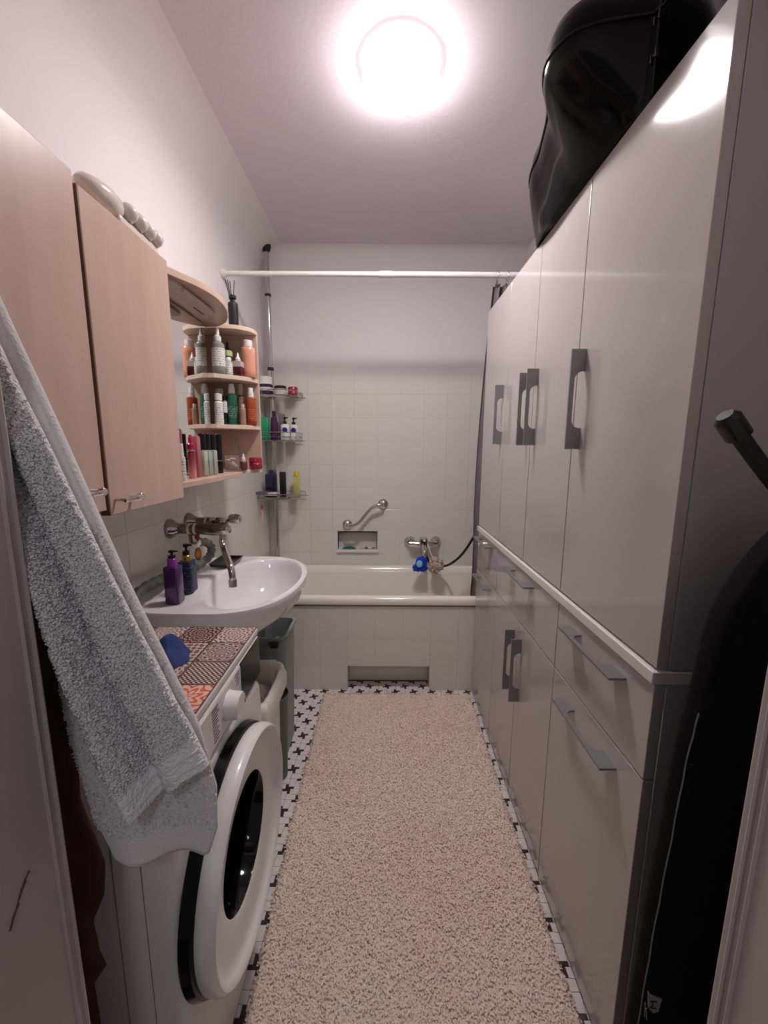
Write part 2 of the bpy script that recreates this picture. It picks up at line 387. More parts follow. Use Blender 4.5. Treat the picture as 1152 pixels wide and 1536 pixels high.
DB = [[(0, S - AR), (AW, S - AR), (AW, S), (0, S)], [(S - AW, 0), (S, 0), (S, AR), (S - AW, AR)]]
def tmesh(poly):
    mb = MB().prism(inset(poly), -0.0015, 0.0); me = bpy.data.meshes.new('white_tile'); me.from_pydata(mb.v, [], mb.f); me.materials.append(WTILE); me.update(); return me
WM = {'A': [tmesh(p) for p in WA], 'B': [tmesh(p) for p in WB]}
def vis(x, y):
    if y > 1.98:
        if -0.2 < x < 0.26 and y < 2.14: return 1
        return 1 if (y < 2.06 and -0.5 < x < 0.5) else 0
    if y > 1.0: 
        if -0.50 < x < -0.26: return 1
    elif -0.35 < x < -0.26: return 1
    if x > 0.43 and x < 0.52 and y > 0.4: return 2
    return 0
for i in range(-13, 11):
    for j in range(-34, 4):
        x, y = PX0 + i * S, PY0 + j * S
        vv = vis(x + S / 2, y + S / 2)
        if not vv: continue
        ty = 'A' if (i + j) % 2 == 0 else 'B'
        for p in (DA if ty == 'A' else DB):
            dark.prism([(x + a, y + b) for a, b in inset(p, .0004)], -.0015, 0.0)
        for q, p in enumerate(WA if ty == 'A' else WB):
            if vv == 1 and nwhite < 300:
                o = bpy.data.objects.new('white_tile', WM[ty][q]); COL.objects.link(o); o.parent = fl; o.location = (x, y, random.uniform(0, .0003)); nwhite += 1
            else: rest.prism([(x + a, y + b) for a, b in inset(p)], -.0015, 0.0)
part('dark_tile', dark, DTILE, fl, kind='stuff', smooth=False)
part('tile_border', rest, WTILE, fl, kind='stuff', smooth=False)

# ------------------------------------------------------------------ ceiling lamp
LC = (0.044, 1.46)
lp = thing('ceiling_lamp', (LC[0], LC[1], ZC), 'round glowing white dome lamp on the ceiling', 'lamp')
part('base_ring', MB().lathe([(.1205, 2.52), (.1208, 2.4745), (.119, 2.472)], (LC[0], LC[1], 0), n=40), emis('lamp_ring', LAMP_COLOR, 3.2), lp, 'white lamp collar with an added glow')  # collar glow is added to whiten the ring and lift the ceiling halo
dome = [(.1, 2.4715), (.1185, 2.4710), (.1183, 2.4665), (.112, 2.458), (.095, 2.451), (.06, 2.447), (.03, 2.446), (.006, 2.446)]
part('dome', MB().lathe(dome, (LC[0], LC[1], 0), n=40), emis('lamp_dome', LAMP_COLOR, LAMP_STRENGTH), lp, 'glowing opal dome')

# ------------------------------------------------------------------ right-hand cabinets
GX = 0.49; FT = 0.02
def handle(parent, y, z, vertical, L=0.24):
    """flat bow handle: a plate standing off the front with a D-shaped cut-out"""
    p = 0.036; ft = 0.052; g = 0.011
    mb = MB(); T = 0.005
    if vertical: fn = lambda a, b, c: (GX - a, y + c, z - L / 2 + b)
    else:        fn = lambda a, b, c: (GX - a, y - L / 2 + b, z + c)
    arcT = [(0, L - ft)] + [(p - g - .02 + .02 * math.sin(math.pi / 2 * k / 6), L - ft - .02 + .02 * math.cos(math.pi / 2 * k / 6)) for k in range(7)]
    N = len(arcT)
    outs = [(p * min(1, k / 2.0), L) if k <= 2 else (p, L - (L - (L - ft - .02)) * (k - 2) / (N - 3)) for k in range(N)]
    for s_ in (0, 1):
        a_ = arcT if s_ == 0 else [(q[0], L - q[1]) for q in arcT]
        o_ = outs if s_ == 0 else [(q[0], L - q[1]) for q in outs]
        for k in range(N - 1):
            quad = [a_[k], a_[k + 1], o_[k + 1], o_[k]]
            if (quad[0] == quad[1]) or (quad[2] == quad[3] and quad[0] == quad[1]): continue
            mb.prism(quad, -T / 2, T / 2, fn=fn)
    yb = L - ft - .02; ya = ft + .02
    mb.prism([(p - g, ya), (p, ya), (p, yb), (p - g, yb)], -T / 2, T / 2, fn=fn)
    return part('handle', mb, STEEL, parent, smooth=False)
GAP = 0.0018
def unit(name, y0, y1, z0, z1, label, fronts, group, plinth=False):
    t = thing(name, (GX + .18, (y0 + y1) / 2, z0), label, 'cabinet', group)
    zb = z0 + (.03 if plinth else 0)
    part('carcass', MB().box(GX + FT + .001, XR - .002, y0 + .0006, y1 - .0006, zb, z1), CARC, t, bevel=.001, seg=1)
    if plinth: part('plinth', MB().box(GX + .035, XR - .02, y0 + .001, y1 - .001, z0 + .001, zb), CARC, t)
    for (nm, a0, a1, c0, c1, hy, hz, vert) in fronts:
        d = part(nm, MB().box(GX, GX + FT, a0 + GAP, a1 - GAP, c0 + GAP, c1 - GAP), GLOSS, t, bevel=.0012)
        handle(d, hy, hz, vert)
    return t
SP = 0.715; LT = 0.912
g1, g2 = 'white gloss base cabinets along the right wall', 'white gloss tall cabinets above the worktop'
unit('base_cabinet', 0.662, 1.062, 0, LT, 'nearest white gloss base cabinet with a drawer over one deep front', [('drawer', .662, 1.062, SP, LT, .862, .873, False), ('door', .662, 1.062, .012, SP, .862, .668, False)], g1, True)
unit('base_cabinet', 1.062, 1.366 + .304, 0, LT, 'middle white gloss base cabinet with wide drawer over two doors', [('drawer', 1.062, 1.67, SP, LT, 1.366, .882, False), ('door', 1.062, 1.366, .012, SP, 1.325, .545, True), ('door', 1.366, 1.67, .012, SP, 1.402, .545, True)], g1, True)
unit('base_cabinet', 1.67, 2.028, 0, LT, 'far white gloss base cabinet beside the bathtub, drawer over deep front', [('drawer', 1.67, 2.028, SP, LT, 1.868, .888, False), ('door', 1.67, 2.028, .012, SP, 1.868, .692, False)], g1, True)
solo('worktop', MB().box(GX - .008, XR - .001, .660, 2.03, LT + .001, .937), WORK, (GX + .18, 1.345, LT), 'thin white worktop slab between base and upper gloss cabinets', 'worktop', bevel=.002)
UZ0, UZ1 = .9385, 1.972
unit('tall_cabinet', .662, 1.062, UZ0, UZ1, 'nearest white gloss upper cabinet, one wide door under the black case', [('door', .662, 1.062, UZ0 + .002, UZ1, 1.022, 1.45, True)], g2)
unit('tall_cabinet', 1.062, 1.67, UZ0, UZ1, 'middle white gloss upper cabinet with two doors and paired handles', [('door', 1.062, 1.366, UZ0 + .002, UZ1, 1.330, 1.462, True), ('door', 1.366, 1.67, UZ0 + .002, UZ1, 1.402, 1.462, True)], g2)
unit('tall_cabinet', 1.67, 2.028, UZ0, UZ1, 'far white gloss upper cabinet next to the shower curtain, single narrow door', [('door', 1.67, 2.028, UZ0 + .002, UZ1, 1.705, 1.468, True)], g2)

# guitar-shaped case lying on the cabinets, overhanging the front
CO = [(.56, 1.50), (.49, 1.44), (.445, 1.38), (.424, 1.31), (.420, 1.25), (.408, 1.185), (.388, 1.10), (.352, 1.035), (.336, .985), (.342, .945), (.366, .912), (.410, .893), (.460, .885), (.500, .872), (.508, .80), (.512, .69), (.535, .60), (.60, .555), (.70, .555), (.79, .61), (.825, .75), (.832, 1.0), (.83, 1.25), (.79, 1.42), (.69, 1.51)]
cl = [(p.x, p.y) for p in curve([Vector((a, b, 0)) for a, b in CO], 5, True)]
ccx, ccy = .60, 1.15
def off(poly, d):
    n = len(poly); out = []
    for i in range(n):
        a, b, c = Vector(poly[i - 1]), Vector(poly[i]), Vector(poly[(i + 1) % n])
        t = (c - a).normalized(); out.append((b.x - t.y * d, b.y + t.x * d))
    return out
sgn = sum(cl[i][0] * cl[(i + 1) % len(cl)][1] - cl[(i + 1) % len(cl)][0] * cl[i][1] for i in range(len(cl)))
if sgn < 0: cl.reverse()
def ring(d, z): return [(x, y, z) for x, y in off(cl, d)]
CB = [(.56, 1.48), (.505, 1.44), (.478, 1.39), (.466, 1.32), (.466, 1.26), (.470, 1.19), (.474, 1.12), (.478, 1.06), (.480, 1.01), (.483, .97), (.487, .94), (.490, .91), (.494, .895), (.500, .872), (.508, .80), (.512, .69), (.535, .60), (.60, .555), (.70, .555), (.79, .61), (.825, .75), (.832, 1.0), (.83, 1.25), (.79, 1.42), (.69, 1.49)]
cbm = [(p.x, p.y) for p in curve([Vector((a, b, 0)) for a, b in CB], 5, True)]
if sgn < 0: cbm.reverse()
def mring(f, z, d=0.0):
    q = off(cl, d) if d else cl
    return [(a[0] + (b[0] - a[0]) * f, a[1] + (b[1] - a[1]) * f, z) for a, b in zip(cbm, q)]
gc = thing('hard_case', (ccx, ccy, UZ1), 'glossy black moulded hard case lying on top of the gloss cabinets', 'case')
part('shell', MB().loops([mring(0, 1.9735), mring(.03, 1.978), mring(.25, 2.0), mring(.62, 2.045), mring(.92, 2.09), mring(1, 2.115), mring(1, 2.14), mring(1, 2.165, .004), mring(1, 2.188, .014), mring(1, 2.203, .03), mring(1, 2.211, .05), mring(1, 2.214, .08)]), BLACKG, gc, ang=70)
part('lip', MB().tube([(x, y, 2.128) for x, y in off(cl, -.001)][::2], .0028, 8, closed=True), BLACKG, gc)
part('seam', MB().tube([(.4995, .868, 1.99), (.4995, .868, 2.17)], .0022, 6), BLACKM, gc)
for lz in (2.052, 2.112):
    part('latch', MB().box(.4925, .4995, .859, .863, lz - .007, lz + .007).box(.4925, .4995, .873, .877, lz - .007, lz + .007).box(.493, .4995, .862, .874, lz - .002, lz + .002), OLDCHROME, gc, 'small chrome catch', bevel=.0008)

# ------------------------------------------------------------------ bathtub, curtain rail, pole
tb = thing('bathtub', (.035, 2.34, 0), 'built-in ivory bathtub with white tiled front', 'bathtub')
def rrect(x0, x1, y0, y1, r, z, n=6):
    pts = []
    for cx, cy, a0 in ((x1 - r, y1 - r, 0), (x0 + r, y1 - r, 90), (x0 + r, y0 + r, 180), (x1 - r, y0 + r, 270)):
        for k in range(n + 1):
            a = R(a0 + 90 * k / n); pts.append((cx + r * math.cos(a), cy + r * math.sin(a), z))
    return pts
TX0, TX1, TY0, TY1 = XL + .0115, XR - .001, 2.032, 2.642
sh = MB().loops([rrect(TX0, TX1, TY0 + .012, TY1, .012, .496), rrect(TX0, TX1, TY0 + .002, TY1, .012, .499), rrect(TX0, TX1, TY0, TY1, .012, .508), rrect(TX0, TX1, TY0 + .002, TY1, .012, .528), rrect(TX0, TX1, TY0 + .012, TY1, .016, .540), rrect(TX0 + .03, TX1 - .03, TY0 + .035, TY1 - .03, .07, .542),
                 rrect(TX0 + .05, TX1 - .05, TY0 + .055, TY1 - .045, .09, .534), rrect(TX0 + .06, TX1 - .06, TY0 + .065, TY1 - .055, .10, .50), rrect(TX0 + .09, TX1 - .10, TY0 + .095, TY1 - .085, .12, .25), rrect(TX0 + .13, TX1 - .16, TY0 + .13, TY1 - .12, .12, .16), rrect(TX0 + .2, TX1 - .24, TY0 + .2, TY1 - .19, .09, .145)], cap0=False)
part('shell', sh, ENAM, tb, ang=60)
AY = 2.042
AX0, AX1, AZ = -.195, .256, .142      # toe niche
ap = MB().box(XL + .012, AX0 - .006, AY + .004, AY + .03, 0.0005, .488).box(AX1 + .006, XR - .002, AY + .004, AY + .03, 0.0005, .488).box(AX0 - .006, AX1 + .006, AY + .004, AY + .03, AZ + .006, .488)
ap.box(AX0 - .006, AX1 + .006, AY + .098, AY + .11, .0005, AZ + .03)
apo = part('apron', ap, GROUT, tb, smooth=False)
ZR = [0.001, AZ, .291, .440, .487]
xs2 = [-.195 + .1505 * k for k in range(-4, 8)]
def tile_n(parent, M_, wd, ht): tile(parent, M_, wd, ht)
for zi in range(4):
    for xa in xs2:
        x0, x1 = max(xa, XL + .014), min(xa + .1505, XR - .003)
        if x1 - x0 < .01: continue
        if zi == 0 and x0 > AX0 - .01 and x1 < AX1 + .012: continue
        tile(apo, Matrix.Translation(((x0 + x1) / 2, AY + .004, (ZR[zi] + ZR[zi + 1]) / 2)) @ Mback, x1 - x0, ZR[zi + 1] - ZR[zi])
for k in range(3):
    tile(apo, Matrix.Translation((AX0 + .1503 * (k + .5), AY + .098, (AZ + .03) / 2)) @ Mback, .1503, AZ + .028)
Mr = Matrix(((0, 0, -1), (-1, 0, 0), (0, 1, 0))).to_4x4()
tile(apo, Matrix.Translation((AX0 - .006, AY + .05, AZ / 2)) @ Mleft, .092, AZ)
tile(apo, Matrix.Translation((AX1 + .006, AY + .05, AZ / 2)) @ Mr, .092, AZ)
part('niche_side', MB().box(AX0 - .02, AX0 - .006, AY + .03, AY + .11, .0005, AZ + .02).box(AX1 + .006, AX1 + .02, AY + .03, AY + .11, .0005, AZ + .02).box(AX0 - .006, AX1 + .006, AY + .03, AY + .098, AZ + .002, AZ + .02), GROUT, apo, smooth=False)

RY, RZ = 2.062, 2.147
rl = thing('curtain_rail', (.035, RY, RZ), 'white telescopic curtain rail spanning the room above the bathtub', 'curtain rail')
part('rail_tube', MB().tube([(XL + .012, RY, RZ), (.02, RY, RZ)], .0118, 14), WHITE, rl)
part('rail_tube', MB().tube([(.02, RY, RZ), (XR - .012, RY, RZ)], .0132, 14), WHITE, rl)
part('joint', MB().tube([(-.03, RY, RZ), (.03, RY, RZ)], .0155, 14), WHITE, rl)
for x0, x1 in ((XL + .001, XL + .022), (XR - .022, XR - .001)):
    part('end_cap', MB().lathe([(.02, 0), (.02, .006), (.0165, .021)] if x0 < 0 else [(.0165, 0), (.02, .015), (.02, .021)], (x0, RY, RZ), 'x', 18), WHITE, rl)
# gathered curtain, bunched behind the tall cabinets
cu = thing('shower_curtain', (.68, 2.09, RZ), 'grey shower curtain bunched at the right end of the rail', 'curtain')
mb = MB(); NXc, NZc = 120, 24
grid = []
for i in range(NXc + 1):
    s = i / NXc; row = []
    for k in range(NZc + 1):
        t = k / NZc; z = 2.115 - t * 1.70
        left = .525 - .035 * min(1, t * 1.5) - .012 * math.sin(t * 4)
        if t > .75: left -= .012 * (t - .75) / .25
        x = left + (.835 - left) * s
        y = 2.088 + .034 * min(1, .3 + t * 1.4) + .022 * math.sin(s * 2 * math.pi * 9 + .6 * math.sin(t * 3)) * (1 - .3 * t)
        if z < .56: y += .018
        row.append((x, y, z))
    grid.append(row)
mb.loops(grid, close=False, cap0=False, cap1=False)
cp = part('curtain_sheet', mb, CURT, cu, ang=180)
sd = cp.modifiers.new('Solidify', 'SOLIDIFY'); sd.thickness = .0012
for k in range(7):
    x = .535 + .048 * k
    part('curtain_ring', MB().tube([(x, RY + .0195 * math.sin(a), RZ - .005 + .0215 * math.cos(a)) for a in [2 * math.pi * q / 16 for q in range(16)]], .0018, 6, closed=True), CHROME, cu)
    part('clip', MB().box(x - .004, x + .004, RY + .002, RY + .03, RZ - .037, RZ - .026), CHROME, cu, bevel=.001)

PXp, PYp = -.705, 2.578
po = thing('shelf_pole', (PXp, PYp, .542), 'chrome tension pole with three wire corner baskets at the bathtub corner', 'shower rack')
part('pole_lower', MB().lathe([(.0175, .552), (.0175, 1.80)], (PXp, PYp, 0), n=16), CHROME, po)
part('pole_upper', MB().lathe([(.0145, 1.80), (.0145, 2.475)], (PXp, PYp, 0), n=16), CHROME, po)
part('foot', MB().lathe([(.024, .5425), (.024, .555), (.018, .562)], (PXp, PYp, 0), n=16), BLACKM, po)
part('collar', MB().lathe([(.0185, 1.795), (.0185, 1.815)], (PXp, PYp, 0), n=16), BLACKM, po)
part('collar', MB().lathe([(.0185, 2.225), (.0185, 2.237)], (PXp, PYp, 0), n=16), BLACKM, po)
part('ceiling_cap', MB().lathe([(.016, 2.468), (.022, 2.478), (.027, 2.50), (.027, 2.5195)], (PXp, PYp, 0), n=18), BLACKM, po)
def basket(z, x0, x1, y0, y1, rails):
    mb = MB(); c = .07
    def outl(zz): return [(x0, y0 + .03, zz), (x0 + .03, y0, zz), (x1 - c, y0 + .01, zz), (x1 - .01, y0 + .075, zz), (x1, y1, zz), (x0, y1, zz)]
    for rz in rails: mb.tube(outl(z + rz), .0028, 6, closed=True)
    for k in range(9):
        y = y0 + .02 + (y1 - y0 - .03) * k / 8
        xr = x1 - .012 - (max(0, (y0 + .07 - y)) * .9)
        mb.tube([(x0, y, z), (xr, y, z)], .0018, 5)
    for p, q in zip(outl(z), outl(z + rails[-1])): mb.tube([p, q], .0018, 5)
    mb.tube([(x1, y1, z), (x1 + .022, y1 - .008, z + .002)], .0022, 6)
    b = part('wire_basket', mb, CHROME, po)
    part('clamp', MB().lathe([(.0225, z - .012), (.0225, z + .012)], (PXp, PYp, 0), n=14), CHROME, b)
basket(1.640, -.762, -.525, 2.455, 2.635, (0, .03))
basket(1.370, -.762, -.532, 2.425, 2.625, (0, .022, .05))
basket(1.017, -.765, -.520, 2.415, 2.625, (0, .028))

# ------------------------------------------------------------------ bottles and jars
def bt(name, label, cat, group, x, y, z, h, r, bm, caps=(), band=None, square=None, neck=.9, n=20, taper=None):
    """container standing at x, y, z: body up to h, then caps [(kind, r, h, material)]"""
    z += .0006
    t = thing(name, (x, y, z), label, cat, group)
    if square:
        a, b = r, square
        pr = lambda d, zz: rrect(x - a + d, x + a - d, y - b + d, y + b - d, min(a, b) * .28, zz, 3)
        part('body', MB().loops([pr(.003, z), pr(0, z + .003), pr(0, z + h - .004), pr(.003, z + h)]), bm, t, ang=50)
    else:
        f = taper or (lambda s: 1.0)
        prof = [(r * .88, 0), (r * f(0), .003)] + [(r * f(k / 5), .003 + (h * neck - .003) * k / 5) for k in range(1, 6)]
        if neck < 1: prof += [(r * f(1) * .93, h * (neck + (1 - neck) * .35)), (r * f(1) * .62, h * (neck + (1 - neck) * .8)), (r * .48, h)]
        else: prof += [(r * f(1) * .94, h)]
        part('body', MB().lathe([(a, b + z) for a, b in prof], (x, y, 0), n=n), bm, t, ang=50)
    if band:
        b0, b1, bmat = band
        if square: part('label', MB().loops([rrect(x - r - .0004, x + r + .0004, y - square - .0004, y + square + .0004, min(r, square) * .28, zz, 3) for zz in (z + b0, z + b1)], cap0=False, cap1=False), bmat, t)
        else: part('label', MB().lathe([(r * 1.012, z + b0), (r * 1.012, z + b1)], (x, y, 0), n=n, cap0=False, cap1=False), bmat, t)
    zz = z + h
    for (k, cr, ch, cm) in caps:
        mb = MB()
        if k == 'cap': mb.lathe([(cr, zz), (cr, zz + ch - .0015), (cr * .9, zz + ch)], (x, y, 0), n=n)
        elif k == 'spray': mb.lathe([(cr, zz), (cr, zz + ch * .35), (cr * .62, zz + ch * .45), (cr * .5, zz + ch * .8), (cr * .3, zz + ch)], (x, y, 0), n=16)
        elif k == 'dropper': mb.lathe([(cr, zz), (cr, zz + ch * .4), (cr * .55, zz + ch * .5), (cr * .42, zz + ch * .9), (cr * .2, zz + ch)], (x, y, 0), n=16)
        elif k == 'cone': mb.lathe([(cr, zz), (cr, zz + ch * .3), (cr * .6, zz + ch * .45), (cr * .14, zz + ch)], (x, y, 0), n=16)
        elif k == 'pumptop':
            mb.lathe([(cr, zz), (cr, zz + ch * .35), (cr * .35, zz + ch * .4), (cr * .35, zz + ch * .75)], (x, y, 0), n=14)
            mb.box(x - cr * .6, x + cr * .7, y - cr * .5, y + cr * .5, zz + ch * .72, zz + ch); mb.box(x + cr * .6, x + cr * 1.7, y - cr * .22, y + cr * .22, zz + ch * .82, zz + ch * .97)
        part('cap' if k == 'cap' else ('pump' if k == 'pumptop' else 'nozzle'), mb, cm, t)
        zz += ch
    return t
def col(name, c, rough=.15, **k): return mat(name, c, rough, coat=.3, **k)
Wc = col('cap_white', (228, 226, 224), .3)
GA = 'toiletries on the upper corner shelf'; GB = 'toiletries on the middle corner shelf'; GC = 'cosmetics on the lower shelves'; GD = 'bottles in the wire baskets'; GE = 'bottles on the washbasin'
z1, z2, z3, zB = 1.6165, 1.4205, 1.2355, 1.2305
bt('spray_bottle', 'grey spray bottle with white label, largest on the upper corner shelf', 'bottle', GA, -.664, 1.672, z1, .125, .0255, col('grey_bottle', (136, 136, 134)), [('spray', .014, .052, Wc)], (.028, .098, LABW))
bt('slim_bottle', 'slim pale grey-blue bottle behind the big grey spray bottle', 'bottle', GA, -.697, 1.765, z1, .135, .0125, col('paleblue_bottle', (150, 158, 166)), [('cap', .010, .03, Wc)])
bt('dropper_bottle', 'dark dropper bottle behind the green-capped bottle', 'bottle', GA, -.662, 1.765, z1, .10, .012, col('nearblack_bottle', (28, 26, 26)), [('dropper', .009, .048, BLACK)])
bt('toner_bottle', 'dark green bottle with a pale green cap', 'bottle', GA, -.650, 1.735, z1, .082, .0175, col('darkgreen_bottle', (56, 74, 54)), [('cap', .0185, .022, col('green_cap', (176, 192, 128), .4))], (.012, .06, LABW))
bt('vial', 'small white-labelled vial in front of the green-capped bottle', 'bottle', GA, -.633, 1.694, z1, .056, .0152, col('glass_vial', (186, 188, 180)), [('cap', .0105, .014, Wc)], (.006, .044, LABW))
bt('serum_bottle', 'square dark-red serum bottle with a white cone tip', 'bottle', GA, -.602, 1.715, z1, .058, .0185, col('darkred_bottle', (84, 22, 38)), [('cone', .0105, .036, Wc)], (.036, .0575, mat('grey_label', (190, 176, 172), .4)), square=.0185)
bt('lotion_bottle', 'tall peach lotion bottle with white flip cap', 'bottle', GA, -.573, 1.758, z1, .125, .0285, col('peach', (226, 158, 132)), [('cap', .0185, .026, Wc)], neck=.96)
bt('squeeze_tube', 'white printed tube, nearest on the middle corner shelf', 'tube', GB, -.674, 1.672, z2, .095, .0168, Wc, [('cap', .0145, .026, Wc)], (.008, .085, LABW))
bt('lotion_bottle', 'grey bottle with a wide white cap behind the white tube', 'bottle', GB, -.705, 1.765, z2, .125, .0165, col('greyglass', (104, 112, 112)), [('cap', .0165, .028, Wc)])
bt('dark_bottle', 'short black bottle with white label left of the green bottle', 'bottle', GB, -.667, 1.712, z2, .105, .0125, BLACK, [('cap', .010, .012, BLACK)], (.05, .095, LABW))
bt('pump_bottle', 'green transparent bottle with white pump cap', 'bottle', GB, -.640, 1.728, z2, .128, .0212, col('emerald', (34, 92, 74)), [('cap', .0135, .026, Wc), ('cap', .0105, .014, Wc)], (.03, .075, printed('green_print', (34, 92, 74), (140, 176, 158))), neck=.95)
bt('clear_bottle', 'tall clear brownish bottle with grey cap beside the green one', 'bottle', GB, -.617, 1.768, z2, .128, .0175, col('brownclear', (136, 104, 90)), [('cap', .0115, .045, col('cap_grey', (182, 172, 166), .35))])
bt('clear_vial', 'short clear vial in front of the brownish bottle', 'bottle', GB, -.594, 1.722, z2, .072, .0118, col('clearbrown2', (168, 132, 112)), [('cap', .007, .014, col('cap_grey2', (200, 186, 176)))])
bt('pump_bottle', 'amber-orange bottle with white pump cap at the shelf end', 'bottle', GB, -.570, 1.756, z2, .118, .0218, col('amber', (160, 72, 32)), [('cap', .0125, .02, Wc), ('cap', .0105, .018, Wc)], (.02, .07, printed('amber_print', (160, 72, 32), (206, 140, 104))), neck=.95)
bt('clear_bottle', 'tall empty clear bottle at the back of the lowest corner shelf', 'bottle', GC, -.655, 1.765, z3, .115, .0205, CLEAR, [('cone', .012, .045, CLEAR)])
cj = thing('cotton_jar', (-.632, 1.672, z3 + .0006), 'clear jar of cotton pads on the lowest shelf', 'jar', GC)
part('jar_wall', MB().lathe([(.0275, z3 + .0006), (.0295, z3 + .004), (.0295, z3 + .06), (.0275, z3 + .06), (.0275, z3 + .005)], (-.632, 1.672, 0), n=20, cap1=True), CLEAR, cj)
for k in range(6):
    a = k * 1.05; part('cotton_pad', MB().ball((-.632 + .012 * math.cos(a), 1.672 + .012 * math.sin(a), z3 + .016 + .006 * k), .0125, 10, (1, 1, .45), lump=.2, lf=90), COTTON, cj)
bt('serum_bottle', 'tiny maroon serum bottle with white dropper by the red jar', 'bottle', GC, -.592, 1.694, z3, .036, .0145, col('maroon', (112, 56, 56)), [('dropper', .0085, .030, Wc)])
def redjar(x, y, z, r, label, group, s=1.0):
    z += .0006
    t = thing('cream_jar', (x, y, z), label, 'jar', group)
    part('body', MB().lathe([(r * .92, z), (r, z + .004), (r, z + .022 * s), (r * .95, z + .024 * s)], (x, y, 0), n=24), col('red_jar', (168, 44, 62)), t)
    part('ring', MB().lathe([(r * 1.01, z + .0235 * s), (r * 1.01, z + .0265 * s)], (x, y, 0), n=24), CHROME, t)
    part('lid', MB().lathe([(r * .98, z + .026 * s), (r * .97, z + .044 * s), (r * .86, z + .05 * s)], (x, y, 0), n=24), col('red_lid', (146, 26, 48)), t)
redjar(-.556, 1.742, z3, .0285, 'round red cream jar at the end of the lowest shelf', GC)
# front ledge below the mirror
bt('squeeze_tube', 'white tube standing upside down, nearest on the mirror ledge', 'tube', GC, -.588, 1.165, zB, .108, .012, Wc, [], (.02, .07, LABW), taper=lambda s: 1.0 - .35 * s, neck=1.0)
bt('box', 'tall dark-red carton behind the white tube', 'carton', GC, -.622, 1.205, zB, .152, .016, col('crimson_box', (120, 18, 46), .3), [], square=.016)
def grad(name, c0, c1, z0, z1_):
    mt = mat(name, c0, .12, coat=.4); nt = mt.node_tree; b = nt.nodes['Principled BSDF']
    tc = nt.nodes.new('ShaderNodeTexCoord'); sp = nt.nodes.new('ShaderNodeSeparateXYZ'); mr = nt.nodes.new('ShaderNodeMapRange'); mx = nt.nodes.new('ShaderNodeMix'); mx.data_type = 'RGBA'
    nt.links.new(tc.outputs['Object'], sp.inputs[0]); nt.links.new(sp.outputs['Z'], mr.inputs[0]); mr.inputs[1].default_value = z0; mr.inputs[2].default_value = z1_
    mx.inputs['A'].default_value = rgb(*c0); mx.inputs['B'].default_value = rgb(*c1); nt.links.new(mr.outputs[0], mx.inputs['Factor']); nt.links.new(mx.outputs['Result'], b.inputs['Base Color']); return mt
bt('serum_bottle', 'red-to-pink essence bottle with rounded crimson cap', 'bottle', GC, -.606, 1.268, zB, .084, .0118, grad('red_gradient', (214, 146, 138), (140, 20, 44), .008, .075), [('cap', .0125, .006, CHROME), ('spray', .0118, .046, col('crimson_cap', (176, 24, 66)))], neck=.97)
bt('box', 'flat dusty-pink carton on the mirror ledge beside the essence bottle', 'carton', GC, -.618, 1.325, zB, .134, .0125, mat('pink_box', (168, 96, 96), .4), [], square=.012)
for k, (x, y, lb) in enumerate(((-.617, 1.372, 'leftmost of three pale green bottles with black caps'), (-.621, 1.418, 'middle of three pale green bottles with black caps'), (-.623, 1.466, 'rightmost of three pale green bottles with black caps'))):
    bt('toner_bottle', lb, 'bottle', GC, x, y, zB, .088, .0125, col('palegreen%d' % k, ((168, 174, 150), (146, 166, 152), (160, 166, 160))[k]), [('cap', .0118, .056, BLACK)], square=.0135, neck=1.0)
bt('squeeze_tube', 'black tube with silver band beside the pale green bottles', 'tube', GC, -.627, 1.535, zB, .046, .0118, BLACK, [('cap', .0122, .003, CHROME), ('cap', .0118, .098, BLACK)], neck=1.0)
# reed diffuser and small box on top
zD = 1.8155
df = bt('reed_diffuser', 'matt black reed diffuser bottle on top of the corner shelf', 'diffuser', None, -.622, 1.745, zD, .098, .0195, BLACKM, [('cap', .0075, .012, BLACKM), ('cap', .0145, .012, BLACKM)], neck=.92)
for dx, dy in ((-.022, -.01), (-.012, .012), (-.016, -.002), (.008, .006)):
    part('reed', MB().tube([(-.622 + dx * .2, 1.745 + dy * .2, zD + .08), (-.622 + dx, 1.745 + dy, zD + .182)], .0016, 6), BLACKM, df)
# baskets
r1, r2, r3 = 1.643, 1.373, 1.020
bt('cream_jar', 'purple tub with white lid on the top wire basket', 'jar', GD, -.716, 2.497, r1, .058, .042, col('purple_jar', (52, 30, 62)), [('cap', .0385, .045, Wc)], (.02, .04, LABW), neck=1.0)
bt('cream_jar', 'white tub with black lid on the top wire basket', 'jar', GD, -.632, 2.508, r1, .035, .0345, Wc, [('cap', .036, .017, BLACK)], neck=1.0)
redjar(-.572, 2.58, r1, .031, 'red tub, rightmost on the top wire basket', GD, 1.12)
bt('squeeze_tube', 'bright green tube in the middle wire basket', 'tube', GD, -.725, 2.465, r2, .134, .025, col('green_tube', (22, 150, 104), .3), [], square=.015, neck=1.0)
bt('shampoo_bottle', 'tall dark-purple bottle in the middle wire basket', 'bottle', GD, -.676, 2.505, r2, .145, .0255, col('violet_bottle', (62, 34, 70)), [('cap', .012, .03, col('violet_cap', (48, 26, 56)))], taper=lambda s: 1 - .25 * s * s, neck=.9)
bt('squeeze_tube', 'mauve tube behind the purple bottle in the middle basket', 'tube', GD, -.648, 2.585, r2, .165, .02, mat('mauve_tube', (128, 104, 116), .4), [], square=.011, neck=1.0)
BLUEL = mat('blue_label', (38, 46, 120), .3)
